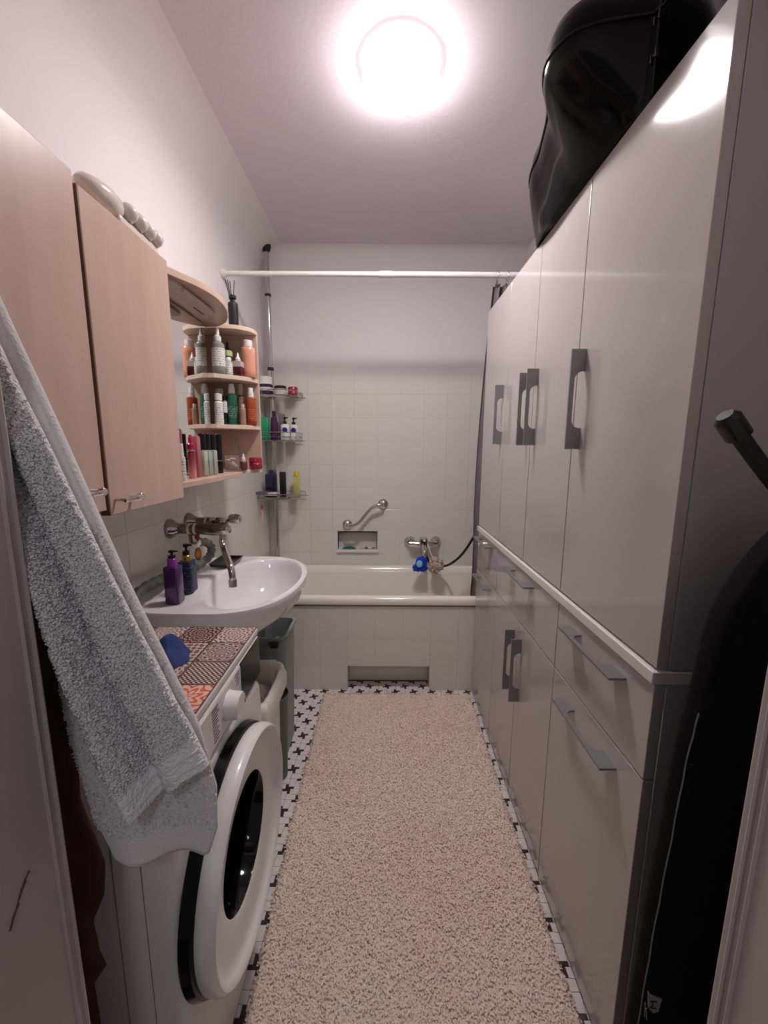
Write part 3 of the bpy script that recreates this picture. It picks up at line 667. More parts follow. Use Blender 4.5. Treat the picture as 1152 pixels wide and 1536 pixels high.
for x, y, lb in ((-.612, 2.512, 'white pump bottle with black pump, left of the pair in the basket'), (-.572, 2.572, 'white pump bottle with black pump, right of the pair in the basket')):
    t = bt('pump_bottle', lb, 'bottle', GD, x, y, r2, .098, .0275, Wc, [('pumptop', .012, .042, BLACK)], neck=.88)
    part('blue_label', MB().lathe([(.001, -.0282), (.0155, -.0277), (.016, -.026)], (x + .004, y, r2 + .062), 'y', 16), BLUEL, t)
bt('shampoo_bottle', 'dark navy bottle on the lowest wire basket', 'bottle', GD, -.703, 2.49, r3, .145, .034, col('navy_bottle', (30, 28, 58)), [('cap', .016, .026, col('navy_cap', (50, 44, 92)))], (.012, .035, LABW), square=.02)
bt('shower_gel', 'slim black bottle on the lowest wire basket', 'bottle', GD, -.636, 2.51, r3, .158, .0185, BLACKM, [], square=.014, neck=1.0)
t = bt('shower_gel', 'yellow bottle on the lowest wire basket', 'bottle', GD, -.560, 2.555, r3, .130, .019, mat('pale_yellow', (190, 186, 108), .35), [('cap', .016, .028, mat('yellow_cap', (214, 198, 34), .35))], square=.013, neck=1.0)
rz = thing('razor', (-.745, 2.405, .93), 'pink razor hanging below the lowest wire basket', 'razor')
part('handle', MB().tube([(-.742, 2.405, .90), (-.741, 2.404, .955)], .006, 8), mat('pale_pink', (226, 172, 176), .35), rz)
part('grip', MB().tube([(-.741, 2.404, .955), (-.740, 2.403, .985)], .0055, 8), mat('hot_pink', (190, 40, 84), .35), rz)
part('neck', MB().tube([(-.740, 2.403, .985), (-.741, 2.404, 1.008)], .0035, 8), GREYP, rz)
part('head', MB().box(-.762, -.720, 2.398, 2.411, 1.006, 1.015), GREYP, rz, bevel=.002)
solo('soap_tray', MB().loops([rrect(-.776, -.708, 2.395, 2.435, .008, r3 + .030, 3), rrect(-.779, -.705, 2.392, 2.438, .01, r3 + .044, 3), rrect(-.776, -.708, 2.395, 2.435, .008, r3 + .044, 3), rrect(-.772, -.712, 2.399, 2.431, .008, r3 + .033, 3)]), mat('tray_grey', (110, 106, 116), .35), (-.742, 2.415, r3 + .03), 'grey soap tray clipped on the front of the lowest basket', 'soap tray')

# ------------------------------------------------------------------ mirror unit with corner shelves
mu = thing('mirror_cabinet', (-.74, 1.45, 1.2), 'birch mirror unit with bow canopy, ledge and corner shelves', 'mirror')
MX = -.695
part('back_box', MB().box(XL + .001, MX - .005, 1.098, 1.630, 1.232, 1.796), BIRCH, mu)
part('mirror', MB().box(MX - .0045, MX, 1.099, 1.636, 1.235, 1.795), MIRROR, mu, 'mirror glass', bevel=.001)
canp = [(XL + .001, 1.098), (-.63, 1.098)] + [(p.x, p.y) for p in curve([Vector(q + (0,)) for q in ((-.625, 1.10), (-.600, 1.19), (-.556, 1.29), (-.540, 1.39), (-.556, 1.50), (-.600, 1.61), (-.655, 1.675))], 5)] + [(XL + .001, 1.70)]
cn = part('canopy', MB().prism(canp, 1.800, 1.820), BIRCH, mu, ang=40, bevel=.0015)
hs = MB().loops([rrect(-.668, -.600, 1.20, 1.52, .03, 1.7995), rrect(-.670, -.598, 1.198, 1.522, .03, 1.790), rrect(-.655, -.612, 1.215, 1.505, .02, 1.782)])
hl = part('light_housing', hs, PLAST, cn)
part('slot', MB().box(-.630, -.626, 1.40, 1.47, 1.7805, 1.783), DARKEDGE, hl)
part('screw', MB().lathe([(.004, 1.7805), (.004, 1.783)], (-.640, 1.24, 0), n=10), DARKEDGE, hl)
part('lamp_tube', MB().tube([(-.60, 1.27, 1.789), (-.597, 1.46, 1.789)], .008, 10), PLAST, cn)
part('ledge', MB().prism([(XL + .001, 1.098), (-.585, 1.098), (-.565, 1.13), (-.565, 1.60), (-.575, 1.628), (XL + .001, 1.628)], 1.2135, zB), BIRCH, mu, 'birch ledge under the mirror', bevel=.0015)
part('end_panel', MB().box(XL + .001, -.548, 1.800, 1.816, 1.2185, zD - .0165), BIRCH, mu, bevel=.0012)
part('side_wall', MB().box(XL + .001, XL + .010, 1.636, 1.800, 1.2185, 1.80), BIRCH, mu)
shp = [(XL + .0105, 1.638), (-.690, 1.638), (-.672, 1.638), (-.588, 1.700), (-.560, 1.735), (-.5485, 1.770), (-.5485, 1.7995), (XL + .0105, 1.7995)]
for zt in (z1, z2, z3):
    part('shelf', MB().prism(shp, zt - .0165, zt), BIRCHE, mu, bevel=.001)
tsh = [(XL + .001, 1.703), (-.680, 1.690), (-.600, 1.705), (-.560, 1.738), (-.5475, 1.775), (-.5475, 1.817), (XL + .001, 1.817)]
part('shelf', MB().prism(tsh, zD - .0163, zD), BIRCHE, mu, bevel=.001)
solo('small_box', MB().box(-.640, -.600, 1.40, 1.49, 1.8208, 1.845), mat('beige_box', (190, 160, 146), .6), (-.62, 1.445, 1.8208), 'small beige box lying on the canopy above the mirror', 'box', bevel=.002)

# ------------------------------------------------------------------ birch wall cabinets
def wall_cab(y0, y1, z0, z1_, xd, label, hy, hz):
    t = thing('wall_cabinet', (-.66, (y0 + y1) / 2, z0), label, 'cabinet', 'birch wall cabinets on the left wall')
    part('carcass', MB().box(XL + .001, xd - .0185, y0, y1, z0, z1_), BIRCH, t, bevel=.001)
    d = part('door', MB().box(xd - .018, xd, y0 + .003, y1, z0 - .002, z1_ + .001), BIRCH, t, bevel=.0015)
    part('edge_strip', MB().box(xd - .018, xd - .0005, y0 + .0005, y0 + .0029, z0 - .002, z1_ + .001), DARKEDGE, d, 'dark brown edge')
    pts = [(xd + .022, hy - .030, hz - .001), (xd + .026, hy - .005, hz), (xd + .024, hy + .022, hz), (xd + .018, hy + .031, hz)]
    mb = MB().tube(pts, lambda q: .0042 + .0042 * q, 10, smooth=5).ball((xd + .019, hy + .028, hz), .0088, 12)
    mb.tube([(xd, hy + .026, hz), (xd + .018, hy + .028, hz)], .005, 8).tube([(xd, hy - .026, hz), (xd + .022, hy - .027, hz)], .0034, 8)
    part('handle', mb, CHROME, d, 'chrome handle')
wall_cab(.792, 1.092, 1.194, 1.790, -.55, 'birch wall cabinet beside the mirror unit, white ornament on top', .838, 1.222)
wall_cab(.470, .784, 1.206, 1.806, -.55, 'birch wall cabinet at the left picture edge, behind the towel', .722, 1.245)
og_ = thing('massage_brush', (-.58, .96, 1.7912), 'white glossy knobbly bath brush lying on the birch cabinet', 'brush')
part('handle', MB().loops([[(p[0], p[1], p[2]) for p in ring_] for ring_ in [[(-.577 + rr * math.cos(2 * math.pi * k / 14), y, 1.826 + rr * math.sin(2 * math.pi * k / 14) * .9) for k in range(14)] for y, rr in ((.835, .006), (.845, .018), (.87, .027), (.90, .031), (.93, .027), (.952, .016), (.96, .008))]]), mat('ivory_gloss', (234, 224, 212), .12, coat=.4), og_)
for k, y in enumerate((.962, .998, 1.032, 1.062)):
    for sx in (-1, 1):
        part('knob', MB().ball((-.575 + sx * .0145, y, 1.831 - .001 * k), .0195, 14), mat('ivory_gloss', (234, 224, 212), .12, coat=.4), og_)
part('pad', MB().box(-.600, -.556, .92, 1.07, 1.7915, 1.812), mat('ivory_gloss', (234, 224, 212), .12, coat=.4), og_, bevel=.006)

# ------------------------------------------------------------------ washbasin and tap
BX, BY, BZ = -.505, 1.372, .862
wbs = thing('washbasin', (-.55, BY, .72), 'white ceramic washbasin with oval bowl hung on the left wall', 'washbasin')
NT = 72
def outl(t):
    c, s = math.cos(t), math.sin(t)
    # superellipse, wider to the wall (-x), round to the room
    if c >= 0: e, ax = 2.25, .222
    else: e, ax = 5.5, XL + .0105 - BX
    q = (abs(c) / abs(ax)) ** e + (abs(s) / .306) ** (e if c >= 0 else 7.0)
    r = q ** (-1 / e) if c >= 0 else None
    if c < 0:
        lo, hi = 0, 1
        for _ in range(40):
            mdl = (lo + hi) / 2
            if (abs(c) * mdl / abs(ax)) ** 5.5 + (abs(s) * mdl / .306) ** 5.5 < 1: lo = mdl
            else: hi = mdl
        r = lo
    else:
        lo, hi = 0, 1
        for _ in range(40):
            mdl = (lo + hi) / 2
            if (abs(c) * mdl / .222) ** 2.25 + (abs(s) * mdl / .306) ** 2.4 < 1: lo = mdl
            else: hi = mdl
        r = lo
    return BX + r * c, BY + r * s
CXb, CYb = -.458, 1.378
def bowl(t, k): return CXb + .152 * k * math.cos(t), CYb + .262 * k * math.sin(t)
angs = [2 * math.pi * k / NT for k in range(NT)]
rings = []
for k, dz in ((.10, -.150), (.35, -.146), (.6, -.132), (.8, -.100), (.92, -.055), (.975, -.022), (1.0, -.006)):
    rings.append([(*bowl(t, k), BZ + dz) for t in angs])
def mixr(a, b, f, z): return [(p[0] * (1 - f) + q[0] * f, p[1] * (1 - f) + q[1] * f, z if not callable(z) else z(p[0] * (1 - f) + q[0] * f, p[1] * (1 - f) + q[1] * f)) for p, q in zip(a, b)]
Bo = [(*bowl(t, 1.03), 0) for t in angs]; Oo = [(*outl(t), 0) for t in angs]
def deck(x, y):
    d = 0.0
    if x < -.575:
        e = min(1, (-.575 - x) / .03) * min(1, max(0, (abs(y - BY) - .10)) / .03); d = -.008 * e
    return BZ - .002 + d
rings.append(mixr(Bo, Oo, 0.0, BZ + .001))
for f in (.3, .55, .75, .88): rings.append(mixr(Bo, Oo, f, deck))
rings.append(mixr(Bo, Oo, .96, BZ + .002)); rings.append(mixr(Bo, Oo, .99, BZ - .002)); rings.append(mixr(Bo, Oo, 1.0, BZ - .012))
def under(f, z, cx=-.60):
    out = []
    for p in Oo:
        xx = cx + (p[0] - cx) * f if p[0] > cx else p[0]
        out.append((xx, BY + (p[1] - BY) * (f * .4 + .6), z))
    return out
rings.append(under(.985, BZ - .035)); rings.append(under(.95, BZ - .06)); rings.append(under(.80, BZ - .10)); rings.append(under(.55, BZ - .15)); rings.append(under(.35, BZ - .175))
part('basin', MB().loops(rings), PORC, wbs, ang=70)
part('drain', MB().lathe([(.022, BZ - .149), (.020, BZ - .146)], (CXb, CYb, 0), n=18), CHROME, wbs, 'chrome drain')
part('overflow_hole', MB().lathe([(.010, 0), (.008, .004)], (-.606, 1.35, BZ - .040), 'x', 14), BLACK, wbs)
part('side_bolt', MB().lathe([(.008, -.001), (.008, .0035), (.005, .0036)], (-.68, BY - .3095, .835), 'y', 14), GREYP, wbs)
#part('trap_pipe', MB().tube([(CXb, CYb, .735), (CXb, CYb, .60), (-.55, CYb, .56), (-.767, CYb, .58)], .018, 10, smooth=4), CHROME, wbs)

tp = thing('basin_tap', (-.69, 1.48, 1.036), 'old chrome wall-mounted tap above the washbasin', 'tap')
TZ = 1.038
XW = XL + .0105
for y in (1.412, 1.553):
    part('wall_flange', MB().lathe([(.036, 0), (.034, .008), (.024, .02), (.018, .034)], (XW, y, TZ), 'x', 22), CHROME, tp)
    pp = part('inlet_pipe', MB().lathe([(.0175, .03), (.0175, .098)], (XW, y, TZ), 'x', 16), OLDCHROME, tp)
    for q in (.066, .088): part('sealing_tape', MB().lathe([(.0195, q), (.0195, q + .008)], (XW, y, TZ), 'x', 16), Wc, pp)
part('red_clip', MB().box(XW + .088, XW + .098, 1.40, 1.56, TZ - .008, TZ + .008).tube([(XW + .093, 1.425, TZ), (XW + .09, 1.425, TZ - .045)], .007, 8), mat('red_valve', (150, 34, 46), .4), tp, 'red plastic strip', bevel=.002)
part('body', MB().tube([(XW + .095, 1.412, TZ), (XW + .150, 1.414, TZ - .002), (XW + .19, 1.42, TZ - .004)], lambda q: .019 + .003 * math.sin(q * 3), 14).tube([(XW + .11, 1.553, TZ), (XW + .14, 1.54, TZ), (XW + .17, 1.46, TZ - .002)], .018, 12, smooth=4), OLDCHROME, tp)
part('knob', MB().lathe([(.010, 0), (.018, .008), (.020, .03), (.016, .048), (.008, .052)], (XW + .155, 1.553, TZ + .012), 'x', 8), CHROME, tp)
part('knob', MB().lathe([(.010, 0), (.020, .006), (.021, .025), (.014, .034)], (XW + .178, 1.420, TZ - .004), 'x', 8), CHROME, tp)
part('spout', MB().tube([(-.583, 1.418, TZ - .012), (-.583, 1.412, TZ - .045), (-.573, 1.395, TZ - .068), (-.535, 1.335, TZ - .098), (-.520, 1.312, TZ - .112), (-.512, 1.302, TZ - .135), (-.511, 1.300, TZ - .158)], .0115, 14, smooth=5), CHROME, tp)
part('aerator', MB().lathe([(.0135, TZ - .175), (.0135, TZ - .152)], (-.511, 1.300, 0), n=16), OLDCHROME, tp)
solo('soap_dish', MB().loops([rrect(-.685, -.600, 1.520, 1.640, .008, .8625, 3), rrect(-.690, -.594, 1.513, 1.647, .01, .876, 3), rrect(-.686, -.598, 1.517, 1.643, .01, .876, 3), rrect(-.682, -.603, 1.523, 1.637, .008, .867, 3)]), BLACK, (-.642, 1.58, .8625), 'black rectangular soap dish at the far corner of the washbasin', 'soap dish')
dz_ = BZ - .0095
t = bt('pump_bottle', 'square purple pump bottle with violet collar on the washbasin', 'bottle', GE, -.645, 1.180, dz_, .118, .021, col('deep_purple', (62, 24, 78), .25), [('cap', .0145, .024, col('violet_collar', (150, 62, 160), .1)), ('pumptop', .011, .024, BLACK)], square=.021, neck=1.0)
t = bt('pump_bottle', 'square navy pump bottle with gold collar behind the purple one', 'bottle', GE, -.642, 1.262, dz_, .112, .0215, col('navy_glass', (34, 40, 66), .15), [('cap', .015, .018, mat('gold', (206, 176, 84), .2, .9)), ('pumptop', .011, .036, BLACK)], (.012, .095, printed('navy_print', (34, 40, 66), (112, 112, 128), 180, .58)), square=.0215, neck=1.0)
ho = thing('drain_hose', (-.72, 1.3, .9), 'grey corrugated washing machine hose hooked over the washbasin to the wall valve', 'hose')
hp = [(-.745, 1.043, .62), (-.735, 1.0435, .76), (-.725, 1.045, .858), (-.722, 1.085, .890), (-.722, 1.15, .908), (-.725, 1.24, .905), (-.725, 1.33, .893), (-.715, 1.40, .886), (-.690, 1.455, .893), (-.672, 1.50, .915), (-.672, 1.515, .945), (-.685, 1.495, .970), (-.700, 1.455, .975)]
cpts = curve([Vector(p) for p in hp], 14)
part('hose', MB().tube(cpts, lambda q: .0150 + .0018 * math.sin(q * 900), 10), HOSE, ho, ang=80)
part('valve', MB().tube([(-.700, 1.455, .975), (-.700, 1.437, .992), (-.697, 1.428, 1.018)], .016, 12), OLDCHROME, ho, 'worn metal valve')
part('valve_nut', MB().tube([(-.700, 1.450, .972), (-.700, 1.44, .986)], .021, 8), Wc, ho, 'white nut')
part('valve_handle', MB().ball((-.705, 1.475, .928), .022, 12, (.5, .9, 1.2)), BRASS, ho, 'orange-brown handle')
part('scrubber', MB().ball((-.735, 1.09, .915), .022, 14, (.8, 1.6, .6), lump=.9, lf=60).ball((-.745, 1.045, .885), .016, 12, (.6, 2.0, .6), lump=.9, lf=70), GREENC, ho, 'green net wrapped round the hose')

# ------------------------------------------------------------------ washing machine
WY0, WY1, WX = .550, 1.021, -.337
wm = thing('washing_machine', (-.555, .764, 0), 'white front-loading washing machine beside the doorway', 'washing machine')
def wrect(d, x, r=.02, n=72, zlo=.018, zhi=.722):
    yc, zc, hy, hz = (WY0 + WY1) / 2, (zlo + zhi) / 2, (WY1 - WY0) / 2 - d, (zhi - zlo) / 2 - d; out = []
    for k in range(n):
        t = 2 * math.pi * k / n; c_, s_ = math.cos(t), math.sin(t)
        q = (abs(c_ / hy) ** 14 + abs(s_ / hz) ** 14) ** (-1 / 14); out.append((x, yc + c_ * q, zc + s_ * q))
    return out
def wcirc(r, x, n=72): return [(x, DYc + r * math.cos(2 * math.pi * k / n), DZc + r * math.sin(2 * math.pi * k / n)) for k in range(n)]
DYc, DZc = .766, .470
part('body', MB().loops([wrect(0, -.765), wrect(0, WX - .020), wrect(.001, WX - .012), wrect(.005, WX - .005), wrect(.012, WX - .001), wrect(.02, WX), wcirc(.150, WX), wcirc(.146, WX - .006), wcirc(.140, WX - .17)], cap1=True), WMBODY, wm, ang=40)
part('fascia', MB().box(-.765, WX + .001, WY0 + .001, WY1 - .001, .7235, .828), WMBODY, wm, bevel=.010, seg=3)
part('top_lid', MB().box(-.768, WX - .002, WY0 + .001, WY1 - .001, .8285, .849), WMBODY, wm, bevel=.006, seg=3)
part('side_seam', MB().box(-.393, -.3915, WY0 - .0004, WY0 + .002, .04, .72).box(-.44, -.4385, WY0 - .0004, WY0 + .002, .04, .72), mat('seam_grey', (128, 126, 126), .6), wm)
for sx in (-.72, -.40):
    for sy in (WY0 + .05, WY1 - .05): part('foot', MB().lathe([(.022, 0.0005), (.022, .019)], (sx, sy, 0), n=12), BLACKM, wm)
FX = WX + .001
part('display', MB().box(FX - .002, FX + .0012, .872, WY1 - .012, .7245, .8265), SMOKE, wm, 'smoked black display panel', bevel=.0008)
kn = part('program_knob', MB().lathe([(.031, 0), (.030, .004), (.0285, .026), (.026, .029)], (FX, .792, .776), 'x', 30), Wc, wm, 'round white dial')
part('pointer', MB().box(FX + .0288, FX + .0296, .812, .815, .768, .779), BLACK, kn)
dr = part('detergent_drawer', MB().box(FX - .006, FX + .0012, WY0 + .012, .702, .730, .824), WMBODY, wm, bevel=.002)
part('drawer_mark', MB().box(FX + .0011, FX + .0016, .618, .624, .735, .748).box(FX + .0011, FX + .0016, .628, .632, .738, .745), BLACK, dr)
pr_ = MB()
for (y0, y1, zz) in ((.712, .742, .812), (.712, .738, .806), (.712, .745, .799), (.712, .737, .792), (.714, .736, .785), (.714, .74, .778), (.714, .734, .771), (.714, .742, .764), (.716, .738, .757), (.716, .744, .750), (.716, .736, .743), (.835, .86, .816), (.838, .862, .809), (.84, .858, .802), (.842, .862, .795), (.842, .858, .788)):
    pr_.box(FX + .0001, FX + .0005, y0, y1, zz, zz + .0022)
part('program_print', pr_, GREYD, wm, 'small dark programme lettering', smooth=False)
dn = part('door_rim', MB().lathe([(.150, .0005), (.233, .0005), (.2355, .004), (.232, .020), (.225, .024), (.14, .024)], (WX, DYc, DZc), 'x', 64, cap0=False, cap1=False), BLACKG, wm, 'black rim behind the door')
dp = [(.222, .020), (.2285, .028), (.2300, .042), (.2275, .054), (.2215, .0595), (.2155, .058), (.2105, .051), (.2050, .044), (.190, .0405), (.155, .038), (.132, .036), (.1285, .034), (.128, .030)]
dd = part('door', MB().lathe(dp, (WX, DYc, DZc), 'x', 72, cap0=False, cap1=False), Wc, wm, 'round white door ring', ang=50)
part('porthole', MB().lathe([(.1285, .0335), (.125, .026), (.120, .0), (.112, -.04), (.098, -.075), (.07, -.10), (.03, -.112), (.004, -.114)], (WX, DYc, DZc), 'x', 48, cap0=False), DGLASS, dd, 'dark glass bowl', ang=80)
part('filter_flap', MB().box(WX - .002, WX + .0012, .52, .62, .05, .14), WMBODY, wm, bevel=.002)
# patchwork cover on the lid: one quad per printed tile
PT = [pattern('print_rosette', (206, 184, 172), (96, 70, 72), (146, 116, 110), 0), pattern('print_squares', (196, 174, 160), (74, 52, 52), (120, 92, 86), 1), pattern('print_lattice', (58, 44, 44), (206, 184, 168), (228, 206, 190), 2), pattern('print_rings', (150, 126, 124), (206, 188, 184), (92, 66, 70), 3), pattern('print_orange', (222, 190, 174), (206, 84, 58), (222, 112, 70), 4), pattern('print_dark', (70, 44, 48), (196, 170, 160), (120, 84, 84), 0)]
order = {(0, 0): 3, (0, 1): 1, (0, 2): 0, (0, 3): 5, (0, 4): 2, (1, 0): 3, (1, 1): 4, (1, 2): 0, (1, 3): 1, (1, 4): 5, (2, 0): 2, (2, 1): 1, (2, 2): 5, (2, 3): 0, (2, 4): 1}
mb = MB(); T = .0885; uvs = []; mz = .8502
xs3 = [WX - .004, WX - .004 - T, WX - .004 - 2 * T, WX - .004 - 3 * T, WX - .004 - 4 * T, -.766]
ys3 = [WY1 - .004 - T * k for k in range(6)] + [WY0 + .003]
COLS = [[0, 3, 2, 4, 3, 1], [5, 1, 0, 0, 5, 2], [0, 0, 1, 3, 2, 0], [3, 5, 2, 1, 0, 5], [1, 0, 3, 2, 5, 1]]
for i in range(5):
    for j in range(6):
        x1, x0 = xs3[i], xs3[i + 1]; y1, y0 = ys3[j], ys3[j + 1]
        fu = (x1 - x0) / T; fv = (y1 - y0) / T
        mb.add([(x0, y0, mz), (x1, y0, mz), (x1, y1, mz), (x0, y1, mz)], [(0, 1, 2, 3)], COLS[i][j]); uvs += [(1 - fu, 1 - fv), (1, 1 - fv), (1, 1), (1 - fu, 1)]
mat_o = solo('patchwork_cover', mb, PT, (-.55, .764, mz), 'patterned patchwork tile-print cover lying on the washing machine', 'cover', smooth=False)
uvl = mat_o.data.uv_layers.new(name='UVMap')
uvl.data.foreach_set('uv', [c for q in uvs for c in q])
sd = mat_o.modifiers.new('Solidify', 'SOLIDIFY'); sd.thickness = .001; sd.offset = -1
# cloths lying on it
def crumple(c, rx, ry, h, seed, n=30):
    mb = MB(); rings = []
    for k in range(9):
        f = k / 8; rg = []
        for q in range(n):
            t = 2 * math.pi * q / n
            wob = 1 + .28 * noise.noise(Vector((math.cos(t) * 1.6 + seed, math.sin(t) * 1.6, seed * 2)))
            r = f * wob
            x, y = c[0] + rx * r * math.cos(t), c[1] + ry * r * math.sin(t)
            zz = c[2] + max(0, h * (1 - f ** 2.2) * (.75 + .75 * noise.noise(Vector((x * 28, y * 28, seed)))) + .006 * (1 - f))
            rg.append((x, y, zz))
        rings.append(rg)
    rings.reverse(); rings.insert(0, [(c[0] + (p[0] - c[0]) * .9, c[1] + (p[1] - c[1]) * .9, c[2]) for p in rings[0]])
    return mb.loops(rings)
solo('blue_cloth', crumple((-.488, .842, .8522), .048, .052, .046, 3.3), BLUECL, (-.488, .842, .8522), 'crumpled dark blue cloth on the patchwork cover', 'cloth', ang=60)
solo('spotted_cloth', crumple((-.565, .822, .8522), .042, .115, .026, 8.1), GREYCL, (-.565, .822, .8522), 'grey spotted cloth lying behind the blue cloth', 'cloth', ang=60)

# ------------------------------------------------------------------ bins beside the basin
def bin_(name, label, mt, x0, x1, y0, y1, z, tap, r, lip=.008, thick=.003, parts=True):
    cx, cy = (x0 + x1) / 2, (y0 + y1) / 2
    t = thing(name, (cx, cy, 0), label, 'bin')
    def rr(f, zz, d=0): return [(cx + (p[0] - cx) * f, cy + (p[1] - cy) * f, zz) for p in rrect(x0 - d, x1 + d, y0 - d, y1 + d, r, zz)]
    part('body', MB().loops([rr(tap, .001), rr(tap + (1 - tap) * .97, z - .012), rr(1, z - .012, lip), rr(1, z - .002, lip), rr(1, z, lip - .002), rr(1, z, -thick), rr(1, z - .03, -thick * 2), rr(tap, .01, -thick * 2)]), mt, t, ang=50)
    return t
gb = bin_('waste_bin', 'grey rectangular waste bin in the corner by the bathtub', GREYP, -.545, -.405, 1.535, 1.735, .56, .84, .03)
part('handle_slot', MB().box(-.462, -.432, 1.5265, 1.5285, .518, .542), BLACK, gb)
part('rim_clip', MB().box(-.466, -.428, 1.5245, 1.5265, .528, .546), GREYD, gb)
solo('tissue', MB().ball((-.452, 1.585, .518), .017, 12, (1, 1, 1.25), lump=.7, lf=50), COTTON, (-.452, 1.585, .5), 'crumpled white tissue in the grey waste bin', 'tissue', ang=80)
solo('tissue_bed', crumple((-.475, 1.635, .44), .05, .075, .07, 5.5), GREYD, (-.475, 1.635, .44), 'dark rubbish filling the grey waste bin', 'rubbish')
lb = bin_('laundry_bin', 'white bin with a white liner folded over its rim', WHITE, -.575, -.372, 1.10, 1.385, .535, .90, .07)
mb = MB(); rings = []
for f, zz in ((-.012, .47), (-.006, .53), (.004, .546), (.014, .540), (.020, .515), (.018, .47)):
    base = rrect(-.575 - f, -.372 + f, 1.10 - f, 1.385 + f, .07, zz, 10)
    rings.append([(x + .004 * math.sin(i * 1.9), y + .004 * math.cos(i * 2.3), z + (.008 * math.sin(i * 1.3) if zz < .53 else 0)) for i, (x, y, z) in enumerate(base)])
part('liner', mb.loops(rings, cap0=False, cap1=False), mat('liner_white', (224, 218, 206), .45), lb, 'folded plastic liner', ang=80)
solo('laundry', crumple((-.473, 1.24, .455), .088, .12, .075, 9.7), COTTON, (-.473, 1.24, .455), 'white laundry inside the white bin', 'laundry')
bk = thing('bucket', (-.432, 1.452, 0), 'small dark grey bucket between the white bin and the grey bin', 'bucket')
part('body', MB().lathe([(.042, .001), (.055, .355), (.058, .362), (.055, .367), (.052, .355), (.040, .01)], (-.432, 1.452, 0), n=28), mat('bucket_grey', (98, 104, 102), .45), bk, ang=50)
part('bag', MB().lathe([(.0505, .35), (.048, .30), (.044, .2)], (-.432, 1.452, 0), n=24), mat('bin_bag', (30, 36, 34), .4), bk, 'dark bag')

# ------------------------------------------------------------------ shower side of the bathtub
YT = YB - .0098
gr = thing('grab_bar', (-.13, YT, .89), 'curved chrome grab bar on the tiled back wall', 'grab bar')
for x, z in ((-.245, .820), (-.006, .962)):
    part('flange', MB().lathe([(.033, 0), (.032, -.008), (.022, -.018), (.013, -.024)], (x, YT, z), 'y', 24), CHROME, gr)
part('bar', MB().tube([(-.245, YT - .015, .820), (-.242, YT - .045, .821), (-.20, YT - .055, .824), (-.16, YT - .055, .848), (-.115, YT - .055, .905), (-.075, YT - .055, .945), (-.035, YT - .055, .960), (-.010, YT - .045, .962), (-.006, YT - .015, .962)], .0105, 12, smooth=5), CHROME, gr)
bm = thing('bath_mixer', (.262, YT, .705), 'chrome bath mixer tap on the tiled wall above the bathtub', 'tap')
for x in (.175, .349):
    part('rosette', MB().lathe([(.037, 0), (.036, -.01), (.028, -.024), (.018, -.032)], (x, YT, .708), 'y', 24), CHROME, bm)
part('body', MB().tube([(.17, YT - .045, .700), (.262, YT - .05, .702), (.354, YT - .045, .700)], .019, 14, smooth=4), CHROME, bm)
part('lever', MB().box(.250, .274, YT - .15, YT - .05, .738, .748).box(.236, .288, YT - .088, YT - .03, .685, .746), CHROME, bm, bevel=.005)
part('spout', MB().tube([(.262, YT - .05, .705), (.262, YT - .10, .695), (.262, YT - .145, .668), (.262, YT - .15, .645)], lambda q: .017 - .003 * q, 14, smooth=4), CHROME, bm)
part('diverter', MB().lathe([(.014, .642), (.014, .675), (.010, .69)], (.262, YT - .09, 0), n=14), OLDCHROME, bm)
sp_ = thing('bath_sponge', (.245, 2.49, .60), 'blue fish-shaped bath sponge hanging from the mixer', 'sponge')
part('sponge', MB().ball((.240, 2.488, .600), .040, 18, (.95, .6, 1.15), lump=.25, lf=40).ball((.252, 2.490, .567), .034, 14, (1.0, .6, .7), lump=.3, lf=50).ball((.216, 2.488, .567), .032, 14, (1.0, .6, .8), lump=.3, lf=50), SPONGE, sp_)
part('patch', MB().ball((.228, 2.464, .602), .022, 14, (.9, .35, 1.1)), SPONGEL, sp_, 'pale blue patch')
part('cord', MB().tube([(.25, 2.49, .645), (.262, 2.50, .668)], .0018, 6), Wc, sp_)
pf = thing('mesh_pouf', (.325, 2.48, .595), 'beige mesh bath pouf hanging beside the blue sponge', 'bath pouf')
mb = MB().ball((.340, 2.485, .590), .042, 18, (1, .75, 1.1), lump=.5, lf=45)
for k in range(60):
    d = Vector(RNG.normal(size=3)).normalized()
    mb.ball((.340 + d.x * .040, 2.485 + d.y * .032, .590 + d.z * .050), .0105, 8, (1, 1, 1), lump=.8, lf=70)
part('mesh', mb, POUF, pf, ang=80)
part('cord', MB().tube([(.322, 2.49, .625), (.30, 2.51, .67), (.285, 2.54, .715)], .0028, 6, smooth=4), Wc, pf)
shs = thing('shower_hose', (.45, 2.42, .6), 'black shower hose curving from the mixer behind the curtain', 'hose')
part('hose', MB().tube([(.275, 2.545, .668), (.285, 2.552, .62), (.325, 2.556, .560), (.392, 2.50, .578), (.425, 2.41, .625), (.478, 2.405, .675), (.528, 2.40, .752), (.595, 2.42, .88), (.66, 2.50, 1.1), (.69, 2.60, 1.35), (.69, 2.63, 1.40)], .0078, 10, smooth=8), BLACK, shs)
part('end_fitting', MB().tube([(.69, 2.60, 1.38), (.69, 2.645, 1.42)], .012, 10), CHROME, shs)
